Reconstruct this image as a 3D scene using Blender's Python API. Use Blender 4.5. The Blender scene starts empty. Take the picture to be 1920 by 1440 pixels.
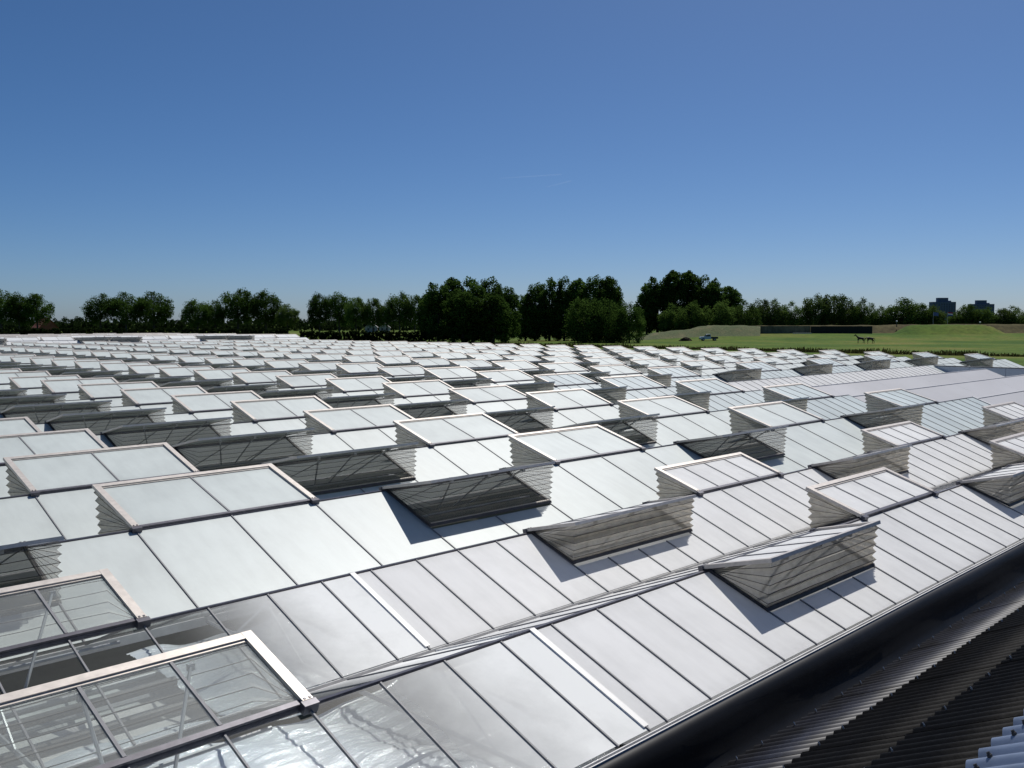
import bpy, math, random
import numpy as np
from mathutils import Vector, Matrix

random.seed(7)
RNG = np.random.default_rng(7)
sc = bpy.context.scene
COL = sc.collection
rad = math.radians

# ------------------------------------------------------------------ camera
CAM = Vector((-4.255, -6.583, 3.166))
YAW, PITCH, ROLL, FPX = rad(45.479), rad(3.692), rad(-0.044), 1773.2
fw = Vector((math.cos(PITCH) * math.sin(YAW), math.cos(PITCH) * math.cos(YAW), -math.sin(PITCH)))
rt = Vector((math.cos(YAW), -math.sin(YAW), 0))
up = rt.cross(fw)
rt2 = math.cos(ROLL) * rt + math.sin(ROLL) * up
up2 = -math.sin(ROLL) * rt + math.cos(ROLL) * up
cd = bpy.data.cameras.new('camera')
cam = bpy.data.objects.new('camera', cd)
COL.objects.link(cam)
cam.matrix_world = Matrix(((rt2.x, up2.x, -fw.x, CAM.x), (rt2.y, up2.y, -fw.y, CAM.y),
                           (rt2.z, up2.z, -fw.z, CAM.z), (0, 0, 0, 1)))
cd.sensor_width = 36.0
cd.lens = 36.0 * FPX / 1920.0
cd.clip_start = 0.05
cd.clip_end = 30000
sc.camera = cam

# ------------------------------------------------------------------ world, sun, exposure
SUN = Vector((0.555, 0.200, 0.84)).normalized()
ELEV = math.asin(SUN.z)
AZ = math.atan2(SUN.x, SUN.y)
world = bpy.data.worlds.new('World')
sc.world = world
world.use_nodes = True
wn = world.node_tree
bg = wn.nodes['Background']
sky = wn.nodes.new('ShaderNodeTexSky')
sky.sky_type = 'NISHITA'
sky.sun_disc = False
sky.sun_elevation = ELEV
sky.sun_rotation = AZ
sky.air_density = 0.6
sky.dust_density = 0.7
sky.ozone_density = 8.0
sky.altitude = 0
hs = wn.nodes.new('ShaderNodeHueSaturation')
hs.inputs['Saturation'].default_value = 1.13
hs.inputs['Hue'].default_value = 0.498
wn.links.new(sky.outputs[0], hs.inputs['Color'])
wn.links.new(hs.outputs[0], bg.inputs[0])
bg.inputs[1].default_value = 0.062
sl = bpy.data.lights.new('sun', 'SUN')
sl.energy = 3.45
sl.angle = rad(0.53)
sl.color = (1.0, 0.965, 0.91)
sun = bpy.data.objects.new('sun', sl)
COL.objects.link(sun)
sun.rotation_euler = (-SUN).to_track_quat('-Z', 'Y').to_euler()
sun.location = (0, 0, 60)
sc.view_settings.view_transform = 'Standard'
sc.view_settings.look = 'None'
sc.view_settings.exposure = 0.25
sc.view_settings.gamma = 1.0
sc.view_settings.use_curve_mapping = False
cy = sc.cycles
cy.use_denoising = True
cy.max_bounces = 8
cy.diffuse_bounces = 3
cy.glossy_bounces = 4
cy.transmission_bounces = 4
cy.transparent_max_bounces = 24
cy.caustics_reflective = False
cy.caustics_refractive = False
cy.sample_clamp_indirect = 6.0

# ------------------------------------------------------------------ materials
def new_mat(name):
    m = bpy.data.materials.new(name)
    m.use_nodes = True
    nt = m.node_tree
    return m, nt, nt.nodes['Principled BSDF']


def node(nt, typ, **kw):
    n = nt.nodes.new('ShaderNode' + typ)
    for k, v in kw.items():
        setattr(n, k, v)
    return n


def noise(nt, scale, detail=4.0, rough=0.55, coord='pos', stretch=None):
    if coord == 'pos':
        g = node(nt, 'NewGeometry')
        src = g.outputs['Position']
    else:
        g = node(nt, 'TexCoord')
        src = g.outputs['Object']
    if stretch:
        mp = node(nt, 'Mapping')
        mp.inputs['Scale'].default_value = stretch
        nt.links.new(src, mp.inputs['Vector'])
        src = mp.outputs[0]
    t = node(nt, 'TexNoise')
    t.inputs['Scale'].default_value = scale
    t.inputs['Detail'].default_value = detail
    t.inputs['Roughness'].default_value = rough
    nt.links.new(src, t.inputs['Vector'])
    return t.outputs['Fac']


def ramp(nt, fac, stops):
    r = node(nt, 'ValToRGB')
    e = r.color_ramp.elements
    while len(e) < len(stops):
        e.new(0.5)
    for el, (p, c) in zip(e, stops):
        el.position = p
        el.color = (c[0], c[1], c[2], 1) if not isinstance(c, (int, float)) else (c, c, c, 1)
    nt.links.new(fac, r.inputs[0])
    return r.outputs[0]


def mixc(nt, fac, a, b, mode='MIX'):
    m = node(nt, 'Mix', data_type='RGBA', blend_type=mode)
    for i, v in ((0, fac), (6, a), (7, b)):
        if isinstance(v, (int, float)):
            m.inputs[i].default_value = v
        elif isinstance(v, tuple):
            m.inputs[i].default_value = (v[0], v[1], v[2], 1)
        else:
            nt.links.new(v, m.inputs[i])
    return m.outputs[2]


def bump(nt, fac, strength, dist, bsdf):
    b = node(nt, 'Bump')
    b.inputs['Strength'].default_value = strength
    b.inputs['Distance'].default_value = dist
    nt.links.new(fac, b.inputs['Height'])
    nt.links.new(b.outputs[0], bsdf.inputs['Normal'])


def simple(name, col, rough=0.6, metal=0.0, var=0.25, scale=8.0, spec=0.5, coord='pos', bumpy=0.0):
    m, nt, b = new_mat(name)
    f = noise(nt, scale, coord=coord)
    lo = tuple(c * (1 - var) for c in col)
    hi = tuple(min(1, c * (1 + var)) for c in col)
    nt.links.new(ramp(nt, f, [(0.3, lo), (0.7, hi)]), b.inputs['Base Color'])
    b.inputs['Roughness'].default_value = rough
    b.inputs['Metallic'].default_value = metal
    b.inputs['Specular IOR Level'].default_value = spec
    if bumpy:
        bump(nt, f, bumpy, 0.02, b)
    return m


def coated_glass(name, col, rough, source, tvar=0.10, spec=0.5, trans=0.22):
    """whitewashed greenhouse glass: chalky coat over glass, each pane a touch different"""
    m, nt, b = new_mat(name)
    if source == 'object':
        oi = node(nt, 'ObjectInfo')
        rnd = oi.outputs['Random']
    else:
        at_ = node(nt, 'Attribute', attribute_name='tone')
        rnd = at_.outputs['Fac']
    f1 = noise(nt, 1.1, 5, 0.6)
    f2 = noise(nt, 6.0, 4, 0.6, stretch=(1.0, 0.25, 0.25))
    base = mixc(nt, rnd, tuple(c * (1 - tvar) for c in col), tuple(min(1, c * (1 + tvar * .6)) for c in col))
    st = ramp(nt, f1, [(0.25, 0.90), (0.55, 1.0), (0.8, 1.03)])
    base = mixc(nt, 1.0, base, st, 'MULTIPLY')
    st2 = ramp(nt, f2, [(0.3, 0.93), (0.6, 1.0)])
    base = mixc(nt, 1.0, base, st2, 'MULTIPLY')
    if source == 'object':
        # dust and algae left along the edges of each pane
        tc = node(nt, 'TexCoord')
        sp_ = node(nt, 'SeparateXYZ')
        nt.links.new(tc.outputs['Generated'], sp_.inputs[0])
        prev = None
        for ax in (0, 1):
            a1 = node(nt, 'Math', operation='SUBTRACT')
            nt.links.new(sp_.outputs[ax], a1.inputs[0])
            a1.inputs[1].default_value = 0.5
            a2 = node(nt, 'Math', operation='ABSOLUTE')
            nt.links.new(a1.outputs[0], a2.inputs[0])
            if prev is None:
                prev = a2
            else:
                mx_ = node(nt, 'Math', operation='MAXIMUM')
                nt.links.new(prev.outputs[0], mx_.inputs[0])
                nt.links.new(a2.outputs[0], mx_.inputs[1])
                prev = mx_
        f3 = noise(nt, 9.0, 4, 0.65)
        wj = node(nt, 'Math', operation='MULTIPLY_ADD')
        nt.links.new(f3, wj.inputs[0])
        wj.inputs[1].default_value = 0.10
        nt.links.new(prev.outputs[0], wj.inputs[2])
        base = mixc(nt, 1.0, base, ramp(nt, wj.outputs[0], [(0.45, 1.0), (0.56, 0.91)]), 'MULTIPLY')
    nt.links.new(base, b.inputs['Base Color'])
    rr = node(nt, 'MapRange')
    nt.links.new(f1, rr.inputs['Value'])
    rr.inputs['To Min'].default_value = rough - 0.05
    rr.inputs['To Max'].default_value = rough + 0.07
    nt.links.new(rr.outputs[0], b.inputs['Roughness'])
    b.inputs['Specular IOR Level'].default_value = spec
    # some of the light goes through the chalk coat into the house and back out
    tl = node(nt, 'BsdfTranslucent')
    nt.links.new(base, tl.inputs[0])
    mx = node(nt, 'MixShader')
    mx.inputs[0].default_value = trans
    nt.links.new(b.outputs[0], mx.inputs[1])
    nt.links.new(tl.outputs[0], mx.inputs[2])
    nt.links.new(mx.outputs[0], nt.nodes['Material Output'].inputs[0])
    return m


def clear_glass(name, dirt0, dirt1, x0, x1):
    """clear pane, with condensation and dust that thickens towards one end of the house"""
    m, nt, b = new_mat(name)
    nt.nodes.remove(b)
    out = nt.nodes['Material Output']
    fr = node(nt, 'Fresnel')
    bf = node(nt, 'NewGeometry')
    io = node(nt, 'MapRange')
    nt.links.new(bf.outputs['Backfacing'], io.inputs['Value'])
    io.inputs['To Min'].default_value = 1.5
    io.inputs['To Max'].default_value = 1 / 1.5
    nt.links.new(io.outputs[0], fr.inputs['IOR'])
    tr = node(nt, 'BsdfTransparent')
    tr.inputs[0].default_value = (0.94, 0.965, 0.96, 1)
    gl = node(nt, 'BsdfGlossy')
    gl.inputs['Roughness'].default_value = 0.36
    gl.inputs['Color'].default_value = (0.10, 0.10, 0.10, 1)
    m1 = node(nt, 'MixShader')
    nt.links.new(fr.outputs[0], m1.inputs[0])
    nt.links.new(tr.outputs[0], m1.inputs[1])
    nt.links.new(gl.outputs[0], m1.inputs[2])
    df = node(nt, 'BsdfPrincipled')
    df.inputs['Base Color'].default_value = (0.80, 0.81, 0.79, 1)
    df.inputs['Roughness'].default_value = 0.7
    df.inputs['Specular IOR Level'].default_value = 0.15
    g = node(nt, 'NewGeometry')
    sx = node(nt, 'SeparateXYZ')
    nt.links.new(g.outputs['Position'], sx.inputs[0])
    mr = node(nt, 'MapRange', interpolation_type='SMOOTHSTEP')
    nt.links.new(sx.outputs[0], mr.inputs['Value'])
    mr.inputs['From Min'].default_value = x0
    mr.inputs['From Max'].default_value = x1
    mr.inputs['To Min'].default_value = dirt0
    mr.inputs['To Max'].default_value = dirt1
    f = noise(nt, 1.6, 5, 0.65)
    mm = node(nt, 'Math', operation='MULTIPLY_ADD')
    nt.links.new(f, mm.inputs[0])
    mm.inputs[1].default_value = 0.7
    mm.inputs[2].default_value = -0.35
    ad = node(nt, 'Math', operation='ADD', use_clamp=True)
    nt.links.new(mr.outputs[0], ad.inputs[0])
    mul = node(nt, 'Math', operation='MULTIPLY')
    nt.links.new(mm.outputs[0], mul.inputs[0])
    nt.links.new(mr.outputs[0], mul.inputs[1])
    nt.links.new(mul.outputs[0], ad.inputs[1])
    m2 = node(nt, 'MixShader')
    nt.links.new(ad.outputs[0], m2.inputs[0])
    nt.links.new(m1.outputs[0], m2.inputs[1])
    nt.links.new(df.outputs[0], m2.inputs[2])
    nt.links.new(m2.outputs[0], out.inputs[0])
    return m


def gauze_mat(name, col, alpha, stain=0.8):
    m, nt, b = new_mat(name)
    nt.nodes.remove(b)
    out = nt.nodes['Material Output']
    tr = node(nt, 'BsdfTransparent')
    df = node(nt, 'BsdfDiffuse')
    tl = node(nt, 'BsdfTranslucent')
    f = noise(nt, 5.0, 5, 0.65)
    c = ramp(nt, f, [(0.3, tuple(x * stain for x in col)), (0.65, col)])
    nt.links.new(c, df.inputs[0])
    nt.links.new(c, tl.inputs[0])
    a = node(nt, 'MixShader')
    a.inputs[0].default_value = 0.55
    nt.links.new(df.outputs[0], a.inputs[1])
    nt.links.new(tl.outputs[0], a.inputs[2])
    s = node(nt, 'MixShader')
    s.inputs[0].default_value = alpha
    nt.links.new(tr.outputs[0], s.inputs[1])
    nt.links.new(a.outputs[0], s.inputs[2])
    nt.links.new(s.outputs[0], out.inputs[0])
    return m


def leaf_mat(name, dark, light):
    m, nt, b = new_mat(name)
    nt.nodes.remove(b)
    out = nt.nodes['Material Output']
    oi = node(nt, 'ObjectInfo')
    f = noise(nt, 0.35, 3, 0.6)
    c = ramp(nt, f, [(0.3, dark), (0.7, light)])
    hv = node(nt, 'HueSaturation')
    mr = node(nt, 'MapRange')
    nt.links.new(oi.outputs['Random'], mr.inputs['Value'])
    mr.inputs['To Min'].default_value = 0.75
    mr.inputs['To Max'].default_value = 1.2
    nt.links.new(mr.outputs[0], hv.inputs['Value'])
    nt.links.new(c, hv.inputs['Color'])
    df = node(nt, 'BsdfDiffuse')
    tl = node(nt, 'BsdfTranslucent')
    nt.links.new(hv.outputs[0], df.inputs[0])
    nt.links.new(hv.outputs[0], tl.inputs[0])
    s = node(nt, 'MixShader')
    s.inputs[0].default_value = 0.4
    nt.links.new(df.outputs[0], s.inputs[1])
    nt.links.new(tl.outputs[0], s.inputs[2])
    nt.links.new(s.outputs[0], out.inputs[0])
    return m


M = {}
for src in ('object', 'attr'):
    M['wide_' + src] = coated_glass('whitewashed_glass_green_' + src, (0.66, 0.715, 0.69), 0.46, src, 0.07, 0.6, 0.17)
    M['narrow_' + src] = coated_glass('whitewashed_glass_grey_' + src, (0.93, 0.93, 0.92), 0.55, src, 0.04, 0.25, 0.32)
    M['tint_' + src] = coated_glass('whitewashed_glass_blue_' + src, (0.64, 0.72, 0.73), 0.48, src, 0.06, 0.4)
    M['white_' + src] = coated_glass('limewashed_glass_' + src, (0.88, 0.89, 0.88), 0.4, src, 0.04)
um, nt, b = new_mat('glass_underside')
nt.nodes.remove(b)
tu = node(nt, 'BsdfTransparent')
nt.links.new(tu.outputs[0], nt.nodes['Material Output'].inputs[0])
M['under'] = um
M['clear'] = clear_glass('clear_glass', 0.04, 0.97, 0.15, 2.4)
M['clear_vent'] = clear_glass('clear_vent_glass', 0.07, 0.10, -6, 0)
M['alu'] = simple('weathered_aluminium', (0.56, 0.51, 0.46), 0.42, 0.35, 0.12, 12)
M['bar'] = simple('glazing_bar_aluminium', (0.20, 0.20, 0.21), 0.6, 0.0, 0.12, 12)
M['hinge'] = simple('dark_hinge_profile', (0.10, 0.095, 0.11), 0.4, 0.4, 0.2, 12)
M['curb'] = simple('dark_curb_frame', (0.05, 0.045, 0.045), 0.5, 0.2, 0.3, 10)
M['whitebar'] = simple('white_painted_bar', (0.78, 0.77, 0.74), 0.5, 0, 0.06, 8)
M['gauze'] = gauze_mat('insect_gauze', (0.70, 0.64, 0.53), 0.69, 0.7)
M['gauze_thin'] = gauze_mat('insect_gauze_thin', (0.48, 0.45, 0.40), 0.36)
M['wire'] = simple('fold_wire', (0.035, 0.032, 0.03), 0.8, 0, 0.3)
M['strut'] = simple('galvanised_strut', (0.42, 0.43, 0.44), 0.4, 0.4, 0.15)
M['gutter'] = simple('aluminium_gutter', (0.70, 0.69, 0.67), 0.5, 0.0, 0.1, 6)
M['greysheet'] = simple('grey_roof_sheet', (0.40, 0.40, 0.42), 0.6, 0, 0.10, 0.18)
M['wallsheet'] = simple('pale_wall_sheet', (0.50, 0.54, 0.58), 0.55, 0, 0.06, 0.6)
M['darktrim'] = simple('dark_trim', (0.03, 0.03, 0.04), 0.5)
M['inside'] = simple('interior_floor', (0.075, 0.085, 0.07), 0.9, 0, 0.3, 1.0)
M['rubber'] = simple('black_rubber_lining', (0.008, 0.008, 0.009), 0.5, 0, 0.3, 3, 0.22, bumpy=0.1)


class MB:
    """collects boxes, bars and sheets into one mesh"""
    def __init__(s):
        s.v, s.f, s.m, s.t = [], [], [], []

    def poly(s, pts, mat=0, tone=0.5):
        i = len(s.v)
        s.v.extend([tuple(p) for p in pts])
        s.f.append(tuple(range(i, i + len(pts))))
        s.m.append(mat)
        s.t.append(tone)

    def hexa(s, p, mat=0, tone=0.5):
        i = len(s.v)
        s.v.extend([tuple(q) for q in p])
        for f in ((0, 3, 2, 1), (4, 5, 6, 7), (0, 1, 5, 4), (1, 2, 6, 5), (2, 3, 7, 6), (3, 0, 4, 7)):
            s.f.append(tuple(i + k for k in f))
            s.m.append(mat)
            s.t.append(tone)

    def box(s, a, b, mat=0, tone=0.5, fn=None):
        x0, y0, z0 = a
        x1, y1, z1 = b
        p = [(x0, y0, z0), (x1, y0, z0), (x1, y1, z0), (x0, y1, z0),
             (x0, y0, z1), (x1, y0, z1), (x1, y1, z1), (x0, y1, z1)]
        if fn:
            p = [fn(*q) for q in p]
        s.hexa(p, mat, tone)

    def rod(s, a, b, r, mat=0, n=6, r2=None):
        a, b = Vector(a), Vector(b)
        d = (b - a).normalized()
        e = d.orthogonal().normalized()
        g = d.cross(e)
        r2 = r if r2 is None else r2
        i = len(s.v)
        for c, q in ((a, r), (b, r2)):
            for k in range(n):
                w = 2 * math.pi * k / n
                s.v.append(tuple(c + q * (math.cos(w) * e + math.sin(w) * g)))
        for k in range(n):
            k2 = (k + 1) % n
            s.f.append((i + k, i + k2, i + n + k2, i + n + k))
            s.m.append(mat)
            s.t.append(0.5)
        s.f.append(tuple(i + k for k in range(n))[::-1])
        s.f.append(tuple(i + n + k for k in range(n)))
        s.m += [mat, mat]
        s.t += [0.5, 0.5]

    def add(s, o, mtx=None, matmap=None):
        i = len(s.v)
        if mtx is None:
            s.v.extend(o.v)
        else:
            s.v.extend([tuple(mtx @ Vector(p)) for p in o.v])
        s.f.extend([tuple(i + k for k in f) for f in o.f])
        s.m.extend([matmap[k] for k in o.m] if matmap else o.m)
        s.t.extend(o.t)

    def mesh(s, name, mats, smooth=False):
        me = bpy.data.meshes.new(name)
        me.from_pydata(s.v, [], s.f)
        for m in (mats if isinstance(mats, (list, tuple)) else [mats]):
            me.materials.append(m)
        me.polygons.foreach_set('material_index', s.m)
        if len(set(s.t)) > 1:
            a = me.attributes.new('tone', 'FLOAT', 'FACE')
            a.data.foreach_set('value', s.t)
        if smooth:
            me.polygons.foreach_set('use_smooth', [True] * len(s.f))
        me.update()
        return me


def link(name, me, parent=None, loc=None, rot=None, scale=None):
    o = bpy.data.objects.new(name, me)
    COL.objects.link(o)
    if parent is not None:
        o.parent = parent
    if loc is not None:
        o.location = loc
    if rot is not None:
        o.rotation_euler = rot
    if scale is not None:
        o.scale = scale
    return o


def tag(o, label=None, cat=None, group=None, kind=None):
    if label:
        o['label'] = label
    if cat:
        o['category'] = cat
    if group:
        o['group'] = group
    if kind:
        o['kind'] = kind
    return o


def at(u, depth, z=0.0):
    """a place on the land, from its bearing and its distance ahead"""
    lat = (u - 960.0) / FPX * depth
    return Vector((CAM.x + math.sin(YAW) * depth + math.cos(YAW) * lat,
                   CAM.y + math.cos(YAW) * depth - math.sin(YAW) * lat, z))


def ahead(x, y):
    dx, dy = x - CAM.x, y - CAM.y
    return dx * math.sin(YAW) + dy * math.cos(YAW), dx * math.cos(YAW) - dy * math.sin(YAW)


def sstep(x, a, b):
    t = np.clip((x - a) / (b - a), 0, 1)
    return t * t * (3 - 2 * t)


# ------------------------------------------------------------------ land
YARD = -4.2
MEADOW = -2.2


def land_z(x, y):
    d = (x - CAM.x) * math.sin(YAW) + (y - CAM.y) * math.cos(YAW)
    l = (x - CAM.x) * math.cos(YAW) - (y - CAM.y) * math.sin(YAW)
    e = np.maximum(x - 84.0, y - 186.0)
    z = YARD + (MEADOW - YARD) * sstep(e, 4, 16)
    z = z + 1.9 * sstep(d, 262, 318) * sstep(l, 30, 62)
    ditch = np.exp(-((x - 163.0) / 2.2) ** 2) * sstep(y, 5, 20) * (1 - sstep(y, 150, 165))
    z = z - 1.0 * ditch
    z = z + 0.12 * np.sin(x * .11 + 1.3) * np.cos(y * .09) * sstep(e, 20, 60)
    return z


def grid_axis(lo, hi, dense_lo, dense_hi, step):
    a = list(np.arange(dense_lo, dense_hi + .1, step))
    s, v = step, dense_hi
    while v < hi:
        s *= 1.35
        v += s
        a.append(v)
    s, v = step, dense_lo
    while v > lo:
        s *= 1.35
        v -= s
        a.insert(0, v)
    return np.array(a)


gx = grid_axis(-9000, 12000, -20, 360, 4.0)
gy = grid_axis(-9000, 12000, -20, 360, 4.0)
GX, GY = np.meshgrid(gx, gy, indexing='ij')
GZ = land_z(GX, GY)
nx, ny = GX.shape
me = bpy.data.meshes.new('ground')
idx = np.arange(nx * ny).reshape(nx, ny)
fa = np.stack([idx[:-1, :-1], idx[1:, :-1], idx[1:, 1:], idx[:-1, 1:]], -1).reshape(-1, 4)
me.from_pydata(np.stack([GX, GY, GZ], -1).reshape(-1, 3).tolist(), [], fa.tolist())
me.polygons.foreach_set('use_smooth', [True] * len(fa))
gm, nt, b = new_mat('meadow_grass')
f1 = noise(nt, 0.035, 6, 0.6)
f2 = noise(nt, 0.6, 5, 0.65)
c1 = ramp(nt, f1, [(0.32, (0.040, 0.088, 0.009)), (0.5, (0.082, 0.130, 0.016)), (0.68, (0.15, 0.15, 0.034))])
c2 = ramp(nt, f2, [(0.3, 0.65), (0.7, 1.2)])
nt.links.new(mixc(nt, 1.0, c1, c2, 'MULTIPLY'), b.inputs['Base Color'])
b.inputs['Roughness'].default_value = 0.95
b.inputs['Specular IOR Level'].default_value = 0.1
bump(nt, f2, 0.6, 0.3, b)
me.materials.append(gm)
tag(link('ground', me), kind='structure')

# ------------------------------------------------------------------ greenhouse roof geometry
P = 0.75                                  # narrow pane pitch; a wide pane is two of them
AH, AS = 1.54, 0.4003                     # front house: half span, slope
BH, BS = 2.019, 0.3995
RA = [(0.0, 0.0), (3.117, 0.0)]
RB = [(6.656 + 4.038 * j, 0.206) for j in range(30)]
GUT = -0.615


class VentKind:
    """one roof vent hinged at the ridge, with its gauze bellows; local x runs along the hinge, -y is outward"""
    def __init__(s, name, L, w1, z1, wb, slope, n, pane_mat, gauze_mat_, pleats=7, seed=1):
        rnd = random.Random(seed)
        s.name, s.L, s.n = name, L, n
        th = math.atan2(z1, w1)
        s.Lp = Lp = math.hypot(w1, z1)
        ct, st = math.cos(th), math.sin(th)
        s.fn = fn = lambda x, a, t: (x, -a * ct + t * st, a * st + t * ct)
        ph = math.atan(slope)
        cp, sp = math.cos(ph), math.sin(ph)
        s.ph = ph
        rf = lambda x, a, t: (x, -a * cp + t * sp, -a * sp + t * cp)
        # frame
        f = MB()
        f.box((-.05, -.02, 0), (.05, Lp + .04, .05), 0, fn=fn)
        f.box((L - .05, -.02, 0), (L + .05, Lp + .04, .05), 0, fn=fn)
        f.box((.05, Lp - .05, .002), (L - .05, Lp + .038, .048), 0, fn=fn)
        f.box((.05, Lp - .075, .002), (L - .05, Lp - .05, .03), 0, fn=fn)
        f.box((.05, -.02, -.012), (L - .05, .035, .022), 1, fn=fn)
        for xx in (0, L):
            f.box((xx - .07, -.09, -.05), (xx + .07, -.02, .046), 1, fn=fn)
            for q in (-.025, .025):
                f.box((xx + q - .01, -.012, .05), (xx + q + .01, .008, .056), 1, fn=fn)
        for i in range(1, n):
            xx = L * i / n
            f.box((xx - .014, .035, .0), (xx + .014, Lp - .075, .026), 2, fn=fn)
        s.frame = f
        # curb on the roof
        c = MB()
        sl_ = wb / cp
        c.box((-.025, .03, -.02), (.025, sl_ + .02, .026), 0, fn=rf)
        c.box((L - .025, .03, -.02), (L + .025, sl_ + .02, .026), 0, fn=rf)
        c.box((.025, sl_ - .03, -.018), (L - .025, sl_ + .018, .028), 0, fn=rf)
        c.box((.03, sl_ - .012, .028), (L - .03, sl_ + .004, .038), 1, fn=rf)
        s.curb = c
        # panes
        s.panes = []
        for i in range(n):
            x0, x1 = L * i / n + (.05 if i == 0 else .014), L * (i + 1) / n - (.05 if i == n - 1 else .014)
            pm = MB()
            pm.box((x0, .035, .006), (x1, Lp - .075, .014), 0, tone=rnd.random(), fn=fn)
            s.panes.append(pm)
        # bellows
        g = MB()
        lo = Vector(rf(0, sl_, .022))
        hi = Vector(fn(0, Lp - .01, 0))
        N = 2 * pleats
        nxs = 10
        rows, aa = [], []
        for i in range(N + 1):
            t = i / N
            q = lo.lerp(hi, t)
            am = (0.03 if i % 2 else -0.012) * (1 if 0 < i < N else 0.0)
            am *= rnd.uniform(.75, 1.2)
            aa.append(am)
            row = []
            for k in range(nxs + 1):
                xx = -am + (L + 2 * am) * k / nxs
                wob = rnd.uniform(-.006, .006) if 0 < i < N else 0
                row.append((xx, q.y - am - wob, q.z + (rnd.uniform(-.007, .007) if 0 < i < N and 0 < k < nxs else 0)))
            rows.append(row)
        for i in range(N):
            for k in range(nxs):
                g.poly((rows[i][k], rows[i][k + 1], rows[i + 1][k + 1], rows[i + 1][k]))
        for side, k in ((0, 0), (L, nxs)):
            ap = (side, -.05, -.01)
            for i in range(N):
                p0, p1 = Vector(rows[i][k]), Vector(rows[i + 1][k])
                sgn = -1 if k == 0 else 1
                m0 = Vector(ap).lerp(p0, .5) + Vector((sgn * aa[i] * -.2, 0, 0))
                m1 = Vector(ap).lerp(p1, .5) + Vector((sgn * aa[i + 1] * -.2, 0, 0))
                g.poly((ap, m0, m1))
                g.poly((m0, p0, p1, m1))
        for i in range(1, N, 2):
            for k in range(nxs):
                g.rod(rows[i][k], rows[i][k + 1], .005, 1, 3)
            for side, k in ((0, 0), (L, nxs)):
                g.rod((side, -.05, -.01), rows[i][k], .004, 1, 3)
        s.gauze = g
        # struts
        t = MB()
        for xx, dx in ((L * .2, .55), (L * .5, .0), (L * .8, -.55)):
            a = Vector(fn(xx, Lp * .86, -.01))
            t.rod(a, (xx + dx, -.10, -.55), .016, 0, 6)
            t.box((xx - .03, a.y - .02, a.z - .05), (xx + .03, a.y + .02, a.z + .012), 0)
        t.rod(rf(.02, sl_ * .5, -.22), rf(L - .02, sl_ * .5, -.22), .02, 0, 6)
        s.strut = t
        s.pane_mat, s.gz = pane_mat, gauze_mat_
        s._m = {}

    def meshes(s):
        if not s._m:
            s._m['frame'] = s.frame.mesh(s.name + '_frame', [M['alu'], M['hinge'], M['bar']])
            s._m['curb'] = s.curb.mesh(s.name + '_curb', [M['curb'], M['alu']])
            s._m['gauze'] = s.gauze.mesh(s.name + '_gauze', [M[s.gz], M['wire']])
            s._m['strut'] = s.strut.mesh(s.name + '_strut', M['strut'])
            s._m['panes'] = [p.mesh(s.name + '_pane', M[s.pane_mat + '_object'] if s.pane_mat + '_object' in M else M[s.pane_mat])
                             for p in s.panes]
        return s._m

    def joined(s):
        o = MB()
        o.add(s.frame)
        o.add(s.curb, matmap=[3, 0])
        for p in s.panes:
            o.add(p, matmap=[4])
        o.add(s.gauze, matmap=[5, 6])
        o.add(s.strut, matmap=[7])
        return o

    def joined_mats(s):
        pm = s.pane_mat + '_attr'
        return [M['alu'], M['hinge'], M['bar'], M['curb'], M[pm] if pm in M else M[s.pane_mat], M[s.gz], M['wire'], M['strut']]


VK = {
    'Bn2': VentKind('wide_near_vent', 3.0, 1.27, .26, 1.22, BS, 2, 'wide', 'gauze_thin', seed=2),
    'Bf2': VentKind('wide_far_vent', 3.0, 1.34, .43, 1.22, BS, 2, 'wide', 'gauze', seed=3),
    'Bn4': VentKind('narrow_near_vent', 3.0, 1.27, .26, 1.22, BS, 4, 'tint', 'gauze', seed=4),
    'Bf4': VentKind('narrow_far_vent', 3.0, 1.34, .43, 1.22, BS, 4, 'tint', 'gauze', seed=5),
    'An': VentKind('front_near_vent', 3.0, .90, .235, .86, AS, 4, 'narrow', 'gauze', 5, seed=6),
    'Af': VentKind('front_far_vent', 3.0, .92, .32, .86, AS, 4, 'narrow', 'gauze', 5, seed=7),
    'Ac': VentKind('clear_far_vent', 3.0, .93, .33, .86, AS, 4, 'clear_vent', 'gauze_thin', 5, seed=8),
}


def vent_place(x0, yr, zr, far):
    if far:
        return (x0 + 3.0, yr, zr), (0, 0, math.pi)
    return (x0, yr, zr), (0, 0, 0)


def vent_spans(k):
    """(start, far side?, kind) of each vent on ridge k (1-based)"""
    out = []
    if k <= 2:
        for n in range(0, 5):
            if n > 0:
                out.append((1.5 + 9 * n, True, 'Af'))
            out.append((6 + 9 * n, False, 'An'))
        out.append((-3.0, True, 'Ac'))
        return [o for o in out if o[0] < 40]
    yr = RB[k - 3][0]
    xl = -4.25 + .307 * (yr + 6.6) - 9
    for n in range(-2, 9):
        for x0, far in ((1.5 + 9 * n, True), (6 + 9 * n, False)):
            if x0 < max(xl, -12) or x0 > 77:
                continue
            if k <= 5 and x0 > 31:
                continue
            if k == 6 and 31 < x0 < 65:
                continue
            nar = k <= 7 and x0 > 23.9
            out.append((x0, far, ('Bf' if far else 'Bn') + ('4' if nar else '2')))
    return out


def ridge_range(k):
    if k <= 2:
        return -9.0, 42.0
    yr = RB[k - 3][0]
    x0 = max(-13.5, -4.25 + .307 * (yr + 6.6) - 10)
    x0 = math.floor((x0 - 1.5) / 1.5) * 1.5 + 1.5
    x1 = {3: 35.25, 4: 33.0, 5: 33.0}.get(k, 78.75)
    return x0, x1


class House:
    def __init__(s, root):
        s.root = root
        s.panes = []     # (dist, mesh key, loc, rot)
        s.bars = []
        s.vents = []


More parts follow.
